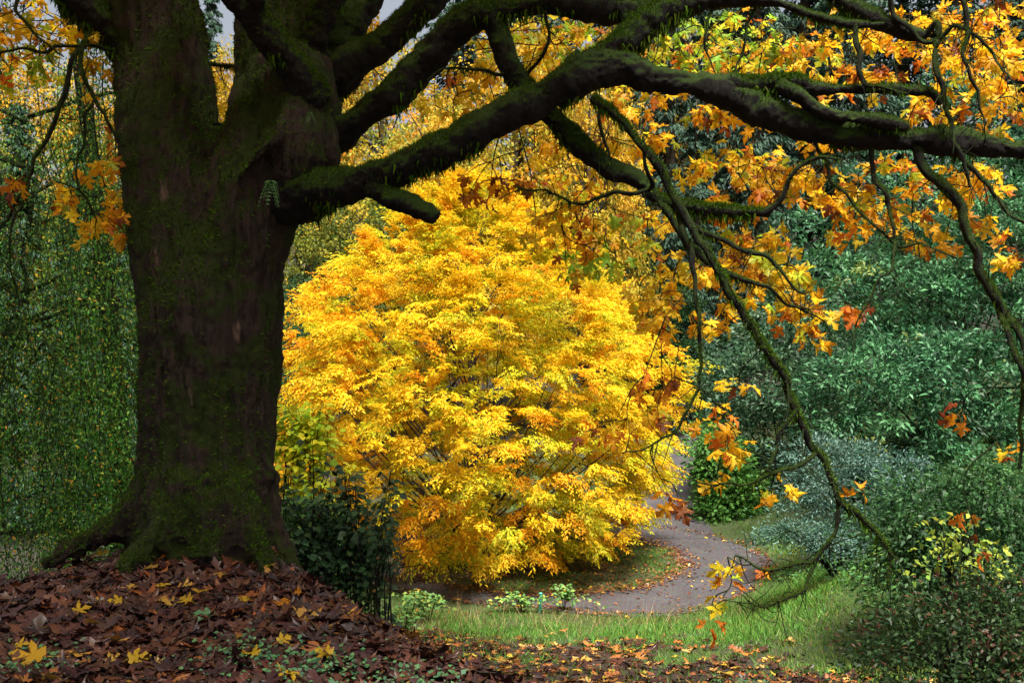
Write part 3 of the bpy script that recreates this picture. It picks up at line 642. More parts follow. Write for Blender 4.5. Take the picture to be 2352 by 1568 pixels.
for i in range(nb_):
    out = np.array([math.cos(az[i]), math.sin(az[i]), 0]); tan = np.array([-out[1], out[0], 0])
    up = np.interp(hs[i], [0, 2, 5, 9], [-.28, -.05, .22, .9])
    fwd = norm(out+np.array([0, 0, up])+rng.normal(0, .26, 3)); nrm = norm(np.cross(fwd, tan)*-1); nrm = nrm if nrm[2] > 0 else -nrm
    size = rng.uniform(.36, .78)*(.75 if hs[i] > 7 else 1)
    nt_ = 11
    roll = rng.normal(0, .38)
    lat = norm(tan*math.cos(roll)+nrm*math.sin(roll))
    for k in range(nt_):        # side twigs of a fan
        a0 = (k/(nt_-1)-.5)*2*1.25+rng.normal(0, .1)
        tdir = norm(fwd*math.cos(a0)+lat*math.sin(a0)-nrm*.12)
        L = size*(1.05-.38*abs(a0))*rng.uniform(.75, 1.1)
        start = ctr[i]-fwd*size*.45+rng.normal(0, .05, 3)
        m_ = 17
        t_ = np.linspace(.12, 1, m_)[:, None]
        pp = start+tdir*t_*L+np.array([0, 0, -.16])*t_**2*L+rng.normal(0, .016, (m_, 3))
        sg = np.where(np.arange(m_) % 2, 1, -1)[:, None]
        sd_ = norm(np.cross(tdir, nrm))
        dd = norm(tdir*.75+sd_*sg*.75+np.array([0, 0, -.35])+rng.normal(0, .28, (m_, 3)))
        ps.append(pp); ds.append(dd); ns.append(norm(nrm+rng.normal(0, .42, (m_, 3))))
    low = hs[i] < 2.2
    pr = [.64, .09, .27] if not low else [.40, .24, .36]
    if rf[i] < .8: pr = [.2, .05, .75]  # inner fans mostly olive: shade inside the crown put into leaf colour
    if math.cos(az[i]) < -.6: pr = [.62, .22, .16]
    cs.append(pal(YP[rng.choice(3, p=pr)], nt_*17, .12))
ps, ds, ns, cs = np.vstack(ps), np.vstack(ds), np.vstack(ns), np.vstack(cs); n = len(ps)
keep = ps[:, 2] > .06; ps, ds, ns, cs = ps[keep], ds[keep], ns[keep], cs[keep]; n = len(ps)
L = rng.uniform(.065, .110, n)
obj('crown', scatter('crown', *LANCE, ps, ds, ns, np.column_stack([L*.34, L, L]), cs, M_YEL), ytree, kind='stuff')
print('yellow leaves', n)

# ------------------------------------------------------------------ generic foliage
def clumps_mesh(name, blobs, nclump, per, leaf, wfac, palette, mat, droop=.2, flat=.5, cr=.4, upn=.6, var=.2, inner=.6, template=LANCE):
    B = np.array(blobs, float); wt = (B[:, 3]*B[:, 4]+B[:, 4]*B[:, 5]+B[:, 3]*B[:, 5]); wt /= wt.sum()
    bi = rng.choice(len(B), nclump, p=wt); d = rdir(nclump)
    rr = rng.uniform(inner, 1.03, nclump)**.7
    c = B[bi, :3]+d*B[bi, 3:]*rr[:, None]
    ins = np.zeros(nclump, bool)   # drop clumps deep inside another blob
    for j in range(len(B)):
        ins |= (((c-B[j, :3])/B[j, 3:])**2).sum(1) < .36
    c, d = c[~ins], d[~ins]; m = len(c)
    size = rng.uniform(.6, 1.35, m)
    off = rng.normal(0, 1, (m, per, 3)); off[..., 2] *= flat
    out = norm(d+np.array([0, 0, .15]))
    pos = c[:, None, :]+off*(cr*size)[:, None, None]*.6
    pos[..., 2] -= .35*(off[..., 0]**2+off[..., 1]**2)*cr*.25
    dr = norm(out[:, None, :]*.7+off*.5+rng.normal(0, .5, (m, per, 3))+np.array([0, 0, -droop]))
    nr = norm(np.array([0, 0, upn])+out[:, None, :]*.4+rng.normal(0, .5, (m, per, 3)))
    ccol = pal(palette, m, var); col = np.clip(ccol[:, None, :]*(1+rng.uniform(-.22, .22, (m, per, 1))), .002, .95)
    L = leaf*rng.uniform(.65, 1.3, m*per)
    me = scatter(name, *template, pos.reshape(-1, 3), dr.reshape(-1, 3), nr.reshape(-1, 3), np.column_stack([L*wfac, L, L]), col.reshape(-1, 3), mat)
    return me, c
def stems_mesh(base, ends, r0, mat, nmax=40, k=5):
    mb = MB()
    for e in ends[:nmax]:
        m = base*.5+e*.5+np.array([0, 0, .12])*np.linalg.norm(e-base)+rng.normal(0, .1, 3)
        p = spath(np.array([base+rng.normal(0, r0*1.5, 3)*[1, 1, 0]-[0, 0, .1], m, e]), 5); mb.tube(p, np.linspace(r0, r0*.25, len(p)), k)
    return mb.mesh('branches', mat)

# weeping tree on the left
WB = np.array([-6.9, 14.2, float(zg(-6.9, 14.2))])
weep = thing('weeping_tree', 'weeping tree with curtains of small green leaves hanging beside the maple', 'tree', WB)
mb = MB(); pt = spath(np.array([[.5, 2.0, -.3, .22], [.55, 2.0, 2, .17], [.4, 1.8, 5, .14], [.3, 1.0, 8.5, .10], [.1, .3, 10, .06]]), 6); mb.tube(pt[:, :3], pt[:, 3], 10, .2)
obj('trunk', mb.mesh('trunk', M_TWIG), weep)
mbs = MB(); ps, ds, ns, cs = [], [], [], []
GC = [(rng.uniform(np.pi, 2*np.pi) if rng.random() < .7 else rng.uniform(0, np.pi), 3.9*math.sqrt(rng.uniform(.10, 1)), rng.normal(0, .18, 2), rng.uniform(-1.2, 1.2), rng.choice([.45, .8, 1.1, 1.6])) for _ in range(90)]
for i in range(2600):
    a_, r_, gs, gt, gc = GC[int(rng.integers(len(GC)))]
    x0, y0 = math.cos(a_)*r_*1.05+rng.normal(0, .12), math.sin(a_)*r_*.8+rng.normal(0, .16)
    fx = x0+WB[0]; fy = y0+WB[1]
    if fx/fy > -.36+.03*rng.normal(): continue
    if y0 > 2.4: continue
    top = rng.uniform(4.0, 10.2)-.35*r_+gt*.5
    ln_ = rng.uniform(2.2, 5.5)
    if rng.random() < .35: top = rng.uniform(2.5, 5); ln_ = top
    bot = max(.1, top-ln_); m_ = int((top-bot)/.037)
    if m_ < 6: continue
    t_ = np.linspace(0, 1, m_)
    sl = rng.normal(0, .06, 2)+gs+np.array([x0, y0])*.03
    zz = top-(top-bot)*t_
    xx = x0+sl[0]*(t_*3)+.10*np.sin(t_*5+i); yy = y0+sl[1]*(t_*3)
    base = np.column_stack([xx, yy, zz])
    if i % 4 == 0: mbs.tube(base[::8], np.linspace(.006, .002, len(base[::8])), 4)
    sp = .03+.055*np.sin(t_*3.1)[:, None]
    ps.append(base+rng.normal(0, 1, (m_, 3))*sp*[1, 1, .3])
    ds.append(norm(rng.normal(0, .55, (m_, 3))+[0, 0, -.8])); ns.append(norm(rng.normal(0, .35, (m_, 3))+norm(rng.normal(0, .7, 3)+[.2, -.5, .6])))
    pr = [(6, (.030, .115, .013)), (3, (.060, .19, .020)), (.8, (.22, .30, .025)), (.2, (.5, .22, .02))] if rng.random() < .8 else [(3, (.15, .28, .025)), (3, (.05, .16, .02)), (.5, (.5, .34, .03))]
    cs.append(pal(pr, m_, .28)*rng.uniform(.7, 1.25)*gc)  # group factor puts light and dark curtain folds into the leaf colour
for i in range(26):
    a_ = rng.uniform(0, 2*np.pi); r_ = rng.uniform(1.5, 3.4); e = np.array([math.cos(a_)*r_, math.sin(a_)*r_*.8, rng.uniform(3, 7.5)])
    p = spath(np.array([[0, 0, e[2]+.3], e*.5+[0, 0, (e[2]+1.3)*.5], e]), 5); mbs.tube(p, np.linspace(.035, .010, len(p)), 5)
obj('branches', mbs.mesh('branches', M_TWIG), weep)
ps, ds, ns, cs = np.vstack(ps), np.vstack(ds), np.vstack(ns), np.vstack(cs); n = len(ps); L = rng.uniform(.034, .060, n)
obj('curtain', scatter('curtain', *LANCE, ps, ds, ns, np.column_stack([L*.5, L, L]), cs, M_GLOSS), weep, kind='stuff')
print('weeping leaves', n)

# broadleaf and conifer kinds in the background (meshes shared between copies)
def make_broadleaf(seed, palette, leaf=.20, nclump=420, per=58, hang=.4):
    blobs = [(0, 0, 7.5, 3.2, 3.2, 4.2)]
    for i in range(13):
        a_ = rng.uniform(0, 2*np.pi); h = rng.uniform(2.5, 11.5); r_ = np.interp(h, [2, 5, 9, 12], [2.6, 3.2, 2.4, .8])*rng.uniform(.7, 1.05)
        s = rng.uniform(1.0, 1.9); blobs.append((math.cos(a_)*r_, math.sin(a_)*r_, h, s, s, s*.8))
    me, c = clumps_mesh('crown', blobs, nclump, per, leaf, .5, palette, M_YEL, hang, .45, .62, .6, .22)
    mb = MB(); mb.tube(np.array([[0, 0, -.5], [.1, 0, 4], [0, .1, 11]]), np.array([.28, .2, .05]), 8)
    for e in c[:45]:
        b = np.array([0, 0, max(1.2, e[2]-2)]); p = spath(np.array([b, b*.4+e*.6+[0, 0, .2], e]), 4); mb.tube(p, np.linspace(.06, .012, len(p)), 4)
    return mb.mesh('trunk', M_BARK), me
def make_conifer(seed, palette, H=22.0, spread=3.6, nb=150, per=110):
    ps, ds, ns, cs = [], [], [], []; mb = MB()
    mb.tube(np.array([[0, 0, -.5], [0, .1, H*.5], [0, 0, H]]), np.array([.42, .25, .03]), 8)
    for i in range(nb):
        h = H*(.06+.93*(i+rng.random())/nb); rr = spread*(1-(h/H))**.75*rng.uniform(.7, 1.1)+.25; a_ = rng.uniform(0, 2*np.pi)
        o = np.array([math.cos(a_), math.sin(a_), 0]); tn = np.array([-o[1], o[0], 0])
        t_ = np.linspace(.08, 1, per)[:, None]; sag = -.32*rr*t_**1.6
        side = rng.uniform(-1, 1, (per, 1))*(1.05-t_)*rr*.42
        pp = np.array([0, 0, h])+o*t_*rr+tn*side+np.array([0, 0, 1])*(sag-np.abs(side)*.25)+rng.normal(0, .06, (per, 3))
        ps.append(pp); ds.append(norm(o*.55+tn*np.sign(side)*.7+np.array([0, 0, -.65])+rng.normal(0, .25, (per, 3)))); ns.append(norm(rng.normal(0, .5, (per, 3))+[0, 0, 1])); cs.append(pal(palette, per, .25))
        if i % 2 == 0: mb.tube(np.array([[0, 0, h], o*rr*.5+[0, 0, h-.1*rr], o*rr*.95+[0, 0, h-.3*rr]]), np.array([.05, .03, .01]), 4)
    ps, ds, ns, cs = map(np.vstack, (ps, ds, ns, cs)); n = len(ps); L = rng.uniform(.22, .48, n)
    return mb.mesh('trunk', M_BARK), scatter('crown', *LANCE, ps, ds, ns, np.column_stack([L*.26, L, L]), cs, M_NEEDLE)
def place(kind, name, label, cat, group, px, d, py_top, wpx, H, Wd, yoff=0):
    x = (px-1176)/FPX*d; zb = float(zg(x, d))
    top = EYE-(py_top-784)/FPX*d; sz = (top-zb)/H; sx = wpx/FPX*d/Wd
    t = thing(name, label, cat, (x, d, zb), group); t.rotation_euler = (0, 0, rng.uniform(0, 6.28)); t.scale = (sx, sx, sz)
    a = obj('trunk', kind[0], t); b = obj('crown', kind[1], t, kind='stuff')
    return t
PG = [(4, (.60, .38, .03)), (3, (.45, .36, .035)), (2, (.22, .25, .03)), (1, (.62, .28, .02))]
PO = [(4, (.12, .17, .03)), (3, (.26, .27, .035)), (2, (.07, .11, .025)), (1, (.5, .36, .03))]
PD = [(3, (.022, .075, .022)), (2, (.035, .10, .03)), (1, (.06, .14, .03))]
KG = [make_broadleaf(i, PG) for i in range(2)]; KO = [make_broadleaf(i, PO) for i in range(2)]; KD = [make_broadleaf(9, PD, .18)]
KC = [make_conifer(i, [(3, (.022, .055, .032)), (2, (.032, .075, .045)), (1, (.05, .10, .06))]) for i in range(3)]
GT, OT, DT, CT = 'golden trees in the far wood', 'green and yellow trees beyond the path', 'low dark trees', 'dark conifers in the far wood'
for i, (px, d, top, wd, lb) in enumerate([(1010, 38, 150, 400, 'golden tree framed between the two long right-hand limbs of the maple'), (1190, 42, 40, 420, 'tall golden tree rising above the sawn-off mossy stub behind orange maple leaves'), (1350, 40, 90, 320, 'golden tree behind the thick drooping branch that crosses the long limb'), (545, 44, 90, 260, 'bright golden tree glimpsed through the fork of the two maple stems'), (880, 50, 20, 400, 'distant golden tree glimpsed between the crossing upper limbs of the maple'), (60, 40, 120, 420, 'golden tree half hidden behind the weeping green curtains'), (250, 44, 150, 300, 'golden tree half hidden behind the weeping green curtains'), (1480, 52, -60, 300, 'far golden tree mixed in among the dark conifers')]):
    place(KG[i % 2], 'golden_tree', lb, 'tree', GT, px, d, top, wd, 12.6, 8.2)
for i, (px, d, top, wd, lb) in enumerate([(820, 36, 330, 360, 'olive green tree below the long limb beside the golden dome of leaves'), (690, 34, 430, 330, 'olive green tree just turning yellow against the edge of the maple trunk'), (930, 43, 230, 330, 'yellowing olive tree seen in the gap between maple limbs and golden dome'), (120, 34, 400, 420, 'olive green tree behind the weeping green curtains'), (-80, 30, 200, 420, 'olive green tree behind the weeping green curtains')]):
    place(KO[i % 2], 'olive_tree', lb, 'tree', OT, px, d, top, wd, 12.6, 8.2)
for i, (px, d, top, wd, lb) in enumerate([(690, 30, 640, 260, 'low dark green tree in the gap between maple trunk and golden tree'), (1530, 40, 600, 240, 'low dark tree where the path vanishes behind the golden tree'), (1640, 46, 560, 260, 'low dark tree where the path vanishes behind the golden tree'), (1450, 44, 640, 240, 'low dark tree where the path vanishes behind the golden tree'), (300, 30, 620, 400, 'dark green tree added behind the weeping curtains to darken their gaps'), (600, 27, 720, 240, 'low dark green tree close behind the maple trunk'), (480, 34, 480, 380, 'dark green tree well behind the maple trunk'), (2330, 32, 420, 460, 'dark green tree filling the gap behind the broad pale evergreen'), (2080, 34, 500, 420, 'dark green tree between the pale evergreen and the tall conifers')]):  # the one behind the weeping curtains is added as dark backing
    place(KD[0], 'dark_tree', lb, 'tree', DT, px, d, top, wd, 12.6, 8.2)
for i, (px, d, top, wd) in enumerate([(485, 62, -40, 190), (1410, 56, -300, 330), (1540, 46, -250, 330), (1640, 50, -400, 360), (1740, 44, -350, 340), (1850, 48, -450, 380), (1960, 44, -400, 360), (2080, 50, -450, 400), (2200, 46, -400, 380), (2340, 48, -400, 400), (1600, 40, 230, 260), (1700, 60, -400, 400), (1250, 66, -300, 380), (1050, 68, -200, 380), (800, 66, -260, 360), (1900, 62, -500, 420), (2480, 44, -300, 400), (40, 22, 230, 330), (190, 23, 300, 330), (-110, 21, 100, 330), (310, 26, 330, 300)]):  # last four, behind the weeping tree, added to keep its gaps dark
    lb = 'narrow conifer against the pale sky in the fork of the maple' if i == 0 else 'small dark conifer standing in front of the taller conifers by the path end' if i == 10 else 'dark conifer added behind the weeping curtains to darken their gaps' if i > 16 else 'tall dark blue-green conifer in the far wood'
    place(KC[i % 3], 'conifer', lb, 'tree', CT, px, d, top, wd, 22, 7.4)

# shrubs on the right bank
def shrub(name, label, cat, px, base_py_or_none, d, blobs_px, n, per, leaf, wf, palette, mat=None, group=None, droop=.2, flat=.45, cr=.45, br=None, upn=.7):
    x = (px-1176)/FPX*d; b = np.array([x, d, float(zg(x, d))]); t = thing(name, label, cat, b, group)
    bl = []
    for (bx, by, dd, rx, ry) in blobs_px:
        c = P(bx, by, dd)-b; bl.append((*c, rx/FPX*dd, min(rx, ry*1.3)/FPX*dd*.9, ry/FPX*dd))
    me, c = clumps_mesh('foliage', bl, n, per, leaf, wf, palette, mat or M_GLOSS, droop, flat, cr, upn)
    obj('branches', stems_mesh(np.zeros(3), c, .026, br or M_TWIG, 26), t)
    obj('foliage', me, t, kind='stuff'); return t
PALE = [(4, (.050, .165, .066)), (3, (.10, .26, .115)), (3, (.016, .065, .026)), (.2, (.2, .26, .06))]
BLUE = [(3, (.070, .15, .11)), (2, (.13, .23, .19)), (2, (.030, .08, .05))]
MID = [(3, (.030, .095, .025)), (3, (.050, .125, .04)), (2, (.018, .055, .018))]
shrub('evergreen_tree', 'broad pale grey-green evergreen rising behind the bank shrubs', 'tree', 2150, 0, 24, [(1950, 560, 24, 170, 130), (2120, 540, 24, 190, 150), (2290, 560, 24, 170, 170), (2050, 680, 23, 190, 120), (2250, 700, 23, 190, 130), (1880, 660, 23, 110, 90), (2380, 420, 25, 170, 170), (2100, 420, 26, 160, 110), (2200, 850, 24, 260, 220), (2250, 260, 27, 170, 140)], 520, 60, .155, .32, PALE, cr=.32)
shrub('evergreen_shrub', 'dense glossy evergreen shrub bulging over the grassy bank', 'shrub', 2180, 0, 19.5, [(2020, 880, 19.5, 170, 100), (2190, 860, 19.5, 180, 110), (2330, 880, 19.5, 140, 130), (2080, 980, 19.2, 190, 90), (2260, 990, 19.2, 190, 100), (1930, 960, 19.4, 100, 70), (2200, 1100, 19.4, 200, 110), (1990, 1060, 19.6, 130, 80)], 430, 60, .14, .32, PALE, cr=.28)
shrub('bank_shrub', 'rounded dark green shrub edging the far end of the path', 'shrub', 1800, 0, 29.5, [(1760, 880, 30, 140, 110), (1690, 1000, 29.8, 76, 90), (1800, 1000, 29.5, 130, 110), (1880, 900, 29, 120, 110), (1680, 1090, 29.6, 56, 60), (1780, 1110, 29.2, 120, 70), (1820, 760, 31, 130, 110), (1720, 1150, 29, 70, 36), (1850, 1150, 28.8, 90, 40)], 680, 48, .16, .36, [(3, (.045, .12, .055)), (3, (.080, .16, .075)), (2, (.024, .065, .028))])
shrub('leafy_shrub', 'bright green leafy shrub at the path edge under the bank', 'shrub', 1680, 0, 28.0, [(1655, 1060, 28, 48, 50), (1690, 1120, 27.8, 60, 40), (1640, 1010, 28.1, 34, 40), (1670, 1165, 27.6, 50, 30), (1740, 1170, 27.5, 50, 26)], 190, 46, .15, .6, [(3, (.07, .20, .035)), (2, (.12, .27, .05))], M_GREEN)
shrub('silver_shrub', 'fine-leaved silvery blue-green shrub arching out over the bank', 'shrub', 2010, 0, 16.8, [(1860, 1040, 16.9, 80, 40), (1950, 1050, 16.8, 80, 50), (2050, 1090, 16.7, 90, 46), (1890, 1110, 16.7, 90, 42), (1990, 1130, 16.6, 110, 46), (2110, 1150, 16.5, 90, 46), (1840, 1165, 16.7, 60, 22), (1930, 1190, 16.5, 90, 32), (2060, 1220, 16.4, 110, 50)], 400, 60, .075, .28, BLUE, cr=.28, flat=.3, droop=-.1)
shrub('silver_shrub', 'silvery shrub with trailing low sprays at the grass edge', 'shrub', 1930, 0, 15.8, [(1830, 1215, 15.8, 80, 16), (1930, 1238, 15.7, 90, 26), (1770, 1225, 16.0, 50, 10), (2010, 1275, 15.5, 80, 34)], 140, 44, .062, .32, BLUE, cr=.26, flat=.3)
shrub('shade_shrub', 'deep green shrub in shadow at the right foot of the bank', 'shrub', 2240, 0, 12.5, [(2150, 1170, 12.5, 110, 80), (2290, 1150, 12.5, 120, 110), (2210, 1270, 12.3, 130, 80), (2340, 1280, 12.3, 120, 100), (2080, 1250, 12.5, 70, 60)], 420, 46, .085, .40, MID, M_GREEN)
shrub('yellowing_sapling', 'thin sapling with pale yellow-green leaves among the dark shrubs', 'sapling', 2190, 0, 9.8, [(2210, 1230, 9.8, 60, 50), (2260, 1290, 9.8, 70, 30), (2160, 1290, 9.7, 50, 26)], 40, 7, .075, .66, [(2, (.34, .40, .05)), (1, (.18, .30, .05))], M_YEL, cr=.25)
shrub('brush_thicket', 'dark twiggy thicket with dead brown leaves at the corner of the slope', 'shrub', 2240, 0, 8.6, [(2090, 1480, 8.6, 120, 80), (2240, 1420, 8.6, 140, 90), (2350, 1450, 8.6, 130, 130), (2160, 1560, 8.4, 180, 80), (2330, 1360, 8.7, 110, 70), (2000, 1540, 8.5, 80, 50)], 400, 26, .055, .42, [(3, (.018, .045, .014)), (2, (.035, .075, .018)), (.6, (.09, .035, .02))], M_GREEN, cr=.24, flat=.5)

# shade bush at the edge of the mound, bright saplings beyond it
def stemmed(name, label, d, stems, leaf, palette, mat, spacing=.05, cat='shrub', side=.10):
    b = P(*stems[0][0], d); b[2] = float(zg(b[0], b[1])); t = thing(name, label, cat, b)
    mb = MB(); ps, ds, ns = [], [], []
    for st in stems:
        q = np.array([P(a, c, d+rng.normal(0, .12)) for a, c in st])-b; q[0, 2] = min(q[0, 2], -.05+float(zg(q[0, 0]+b[0], q[0, 1]+b[1]))-b[2]); p = spath(q, 6)
        mb.tube(p, np.linspace(.009, .003, len(p)), 5)
        Ltot = np.linalg.norm(np.diff(p, axis=0), axis=1).sum(); m_ = int(Ltot/spacing); t_ = rng.uniform(.12, 1, m_)
        pp = np.stack([np.interp(t_*(len(p)-1), np.arange(len(p)), p[:, j]) for j in range(3)], 1)
        o = norm(rng.normal(0, 1, (m_, 3))*[1, 1, .35]); ps.append(pp+o*rng.uniform(.3, 1.6, (m_, 1))*side*(1.25-t_[:, None]*.8)); ds.append(norm(o+[0, 0, -.35])); ns.append(norm(rng.normal(0, .4, (m_, 3))+[0, -.3, 1]))
    obj('stems', mb.mesh('stems', M_TWIG), t)
    ps, ds, ns = np.vstack(ps), np.vstack(ds), np.vstack(ns); n = len(ps); L = leaf*rng.uniform(.6, 1.3, n)
    tv = np.array([[0, 0, 0], [.36, .28, .06], [.29, .6, .03], [0, 1, -.06], [-.29, .6, .03], [-.36, .28, .06]], float); tf = np.array([[0, 1, 2], [0, 2, 3], [0, 3, 4], [0, 4, 5]])
    obj('foliage', scatter('foliage', tv, tf, ps, ds, ns, L, pal(palette, n, .3), mat), t, kind='stuff'); return t
st = [[(730, 1390), (722, 1200), (718, 1010)]]
for i in range(46):
    x0 = rng.uniform(690, 880); st.append([(x0, 1410), (x0+rng.normal(0, 22)-10, 1280), (x0+rng.normal(0, 40)-14, rng.uniform(1050, 1290)+abs(x0-780)*.4)])
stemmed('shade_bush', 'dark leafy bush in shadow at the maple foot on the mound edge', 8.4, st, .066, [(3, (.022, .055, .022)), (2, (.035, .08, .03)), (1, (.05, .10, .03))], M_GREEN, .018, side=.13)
st = [[(x, 1430), (x+random.uniform(-15, 25), 1330), (x+random.uniform(-10, 60), random.uniform(1190, 1300))] for x in (852, 861, 874, 880, 896, 912)]
stemmed('dry_stems', 'bare thin dark stems standing at the right of the shade bush', 7.6, st, .04, [(1, (.10, .06, .02))], M_LITTER, .3, 'plant', .03)
st = [[(690+random.uniform(-50, 60), 1210), (690+random.uniform(-40, 60), 1080), (690+random.uniform(-50, 75), random.uniform(900, 1010))] for _ in range(26)]
stemmed('bright_sapling', 'lime yellow sapling glowing between the maple trunk and the golden tree', 14.0, st, .12, [(3, (.66, .68, .03)), (2, (.42, .58, .04)), (1, (.75, .66, .04))], M_YEL, .06, 'sapling', .22)
st = [[(650+random.uniform(-10, 120), 1310), (655+random.uniform(-20, 120), 1250), (660+random.uniform(-30, 120), random.uniform(1130, 1240))] for _ in range(40)]
stemmed('green_underbrush', 'fresh green underbrush low behind the maple root', 11.0, st, .09, [(3, (.10, .24, .05)), (2, (.16, .30, .06))], M_GREEN, .04, 'shrub', .16)

# brambles by the marker post
def bramble(px, d, n, spread, label, hgt=.3):
    x = (px-1176)/FPX*d; b = np.array([x, d, float(zg(x, d))]); t = thing('bramble', label, 'plant', b)
    mb = MB(); ps, ds, ns = [], [], []
    for i in range(n):
        e = np.array([rng.normal(0, spread), rng.normal(0, spread*.4), 0]); e[2] = rng.uniform(.05, hgt)
        p = spath(np.array([[0, 0, -.05], e*.5+[0, 0, hgt*.6], e]), 5); mb.tube(p, np.linspace(.006, .002, len(p)), 4)
        for j in range(3, len(p)):
            for _ in range(3):
                o = rdir(1)[0]*[1, 1, .3]; ps.append(p[j]+o*.04); ds.append(o); ns.append([0, -.2, 1]+rng.normal(0, .4, 3))
    obj('stems', mb.mesh('stems', M_TWIG), t)
    ps, ds, ns = np.array(ps), np.array(ds), np.array(ns); m = len(ps); L = rng.uniform(.06, .11, m)
    obj('foliage', scatter('foliage', *LANCE, ps, ds, ns, np.column_stack([L*.65, L, L]), pal([(3, (.14, .30, .08)), (1, (.3, .4, .08)), (.3, (.4, .25, .04))], m), M_GREEN), t, kind='stuff')
bramble(1195, 18.4, 10, .32, 'low bramble arching left of the green marker post')
bramble(1295, 18.5, 9, .26, 'low bramble arching right of the green marker post', .42)
bramble(985, 17.6, 9, .4, 'straggling bramble beside the path left of the marker post', .5)
bramble(930, 15.6, 10, .3, 'pale bramble at the top of the grass near the shade bush', .55)

# marker post
def marker_post():
    d = 18.4; x = (1239-1176)/FPX*d; b = (x, d, float(zg(x, d)))
    m, t, out = newmat('turquoise_paint'); g = N(t, 'ShaderNodeNewGeometry')
    c = mixc(t, ramp(t, noise(t, 14, 5, .7, g.outputs['Position']), .5, .72), (.06, .36, .26), (.05, .15, .10))
    p = N(t, 'ShaderNodeBsdfPrincipled'); p.inputs['Roughness'].default_value = .5; t.links.new(c, p.inputs['Base Color']); t.links.new(p.outputs[0], out.inputs[0])
    o = thing('marker_post', 'short turquoise green marker post standing in grass by the path', 'post', b); o.rotation_euler = (R(2), R(3), .3)
    mb = MB(); mb.tube([[0, 0, -.15], [0, 0, 0], [0, 0, .33], [0, 0, .345]], [.034, .034, .033, .028], 12); obj('shaft', mb.mesh('shaft', m), o)
    mb = MB(); mb.tube([[0, 0, .352], [0, 0, .366], [0, 0, .376]], [.038, .038, .026], 12); obj('cap', mb.mesh('cap', m), o)
marker_post()

# ------------------------------------------------------------------ grass
def grass():
    ps = []
    def region(n, x0, x1, y0, y1):
        x = rng.uniform(x0, x1, n); y = rng.uniform(y0, y1, n)
        la = litter_amount(x, y)
        k = (rng.random(n) > la*.93) & ~path_mask(x, y, -.10) & (np.abs(x/y) < .62)
        r = island_r(x, y); dk = np.exp(-((x+.87)**2+(y-23)**2)/5.5)
        k &= rng.random(n) > dk*1.0*(r < 1.2)
        k &= vn(x*1.1, y*1.1, 6)*.7+vn(x*4, y*4, 7)*.3 > .22+.25*rng.random(n)
        ps.append(np.column_stack([x[k], y[k]]))
    region(125000, -3, 8, 8, 18.6); region(70000, -5, 12, 18, 24); region(45000, -4, 14, 24, 36); region(30000, 3, 11, 14, 24)
    p = np.vstack(ps); n = len(p); z = zg(p[:, 0], p[:, 1])
    L = rng.uniform(.05, .13, n)*(.7+.9*vn(p[:, 0]*1.6, p[:, 1]*1.6, 8)); ir = island_r(p[:, 0], p[:, 1]); L = np.where(ir < 1.05, L*.8, L*(.55+.45*sstep(1.5, 2.0, ir)))
    d = norm(rng.normal(0, .45, (n, 3))+[0, 0, 1])
    c = pal([(4, (.09, .24, .035)), (3, (.13, .30, .045)), (1.5, (.20, .30, .06)), (.4, (.35, .32, .12))], n, .25)
    pt_ = np.clip((vn(p[:, 0]*.9, p[:, 1]*.9, 15)*.6+vn(p[:, 0]*2.6, p[:, 1]*2.6, 16)*.4-.45)*4, 0, 1)[:, None]; c = c*(1-pt_)+c*np.array([[1.5, 1.0, 1.1]])*pt_*rng.uniform(.6, 1.1, (n, 1))   # mossy and drier turf
    obj('grass', scatter('grass', *BLADE, np.column_stack([p, z-.01]), d, rdir(n), np.column_stack([L*.13+.003, L, L]), c, M_GRASS), label='short bright green grass along the path and slope', kind='stuff')
    # low ground cover under the right bank
    n0 = 30000; x = rng.uniform(4.0, 10, n0); y = rng.uniform(11, 30, n0)
    k = (vn(x*.8, y*.8, 12) > .5) & ~path_mask(x, y, .25) & (x > 3.9+.12*y*.6) & (x/y < .6); x, y = x[k], y[k]; n = len(x)
    pos = np.column_stack([x, y, zg(x, y)+rng.uniform(.01, .14, n)]); L = rng.uniform(.05, .11, n)
    obj('ground_cover', scatter('ground_cover', *LANCE, pos, norm(rng.normal(0, 1, (n, 3))*[1, 1, .25]), norm(rng.normal(0, .35, (n, 3))+[0, 0, 1]), np.column_stack([L*.7, L, L]), pal([(3, (.06, .17, .05)), (2, (.10, .24, .06)), (.4, (.2, .26, .05))], n), M_GREEN), label='low leafy green ground cover below the bank shrubs', kind='stuff')
    # pale dry grass stalks
    n = 900; x = rng.uniform(-2.6, 5, n); y = 17.2+rng.normal(0, .7, n); k = ~path_mask(x, y, 0); x, y = x[k], y[k]; n = len(x)
    L = rng.uniform(.15, .5, n)
    obj('dry_grass', scatter('dry_grass', *BLADE, np.column_stack([x, y, zg(x, y)]), norm(rng.normal(0, .5, (n, 3))+[0, 0, 1]), rdir(n), np.column_stack([np.full(n, .008), L, L]), pal([(1, (.42, .33, .16)), (1, (.30, .18, .09))], n), M_GRASS), label='dry straw-coloured grass stalks along the near edge of the path', kind='stuff')
grass()

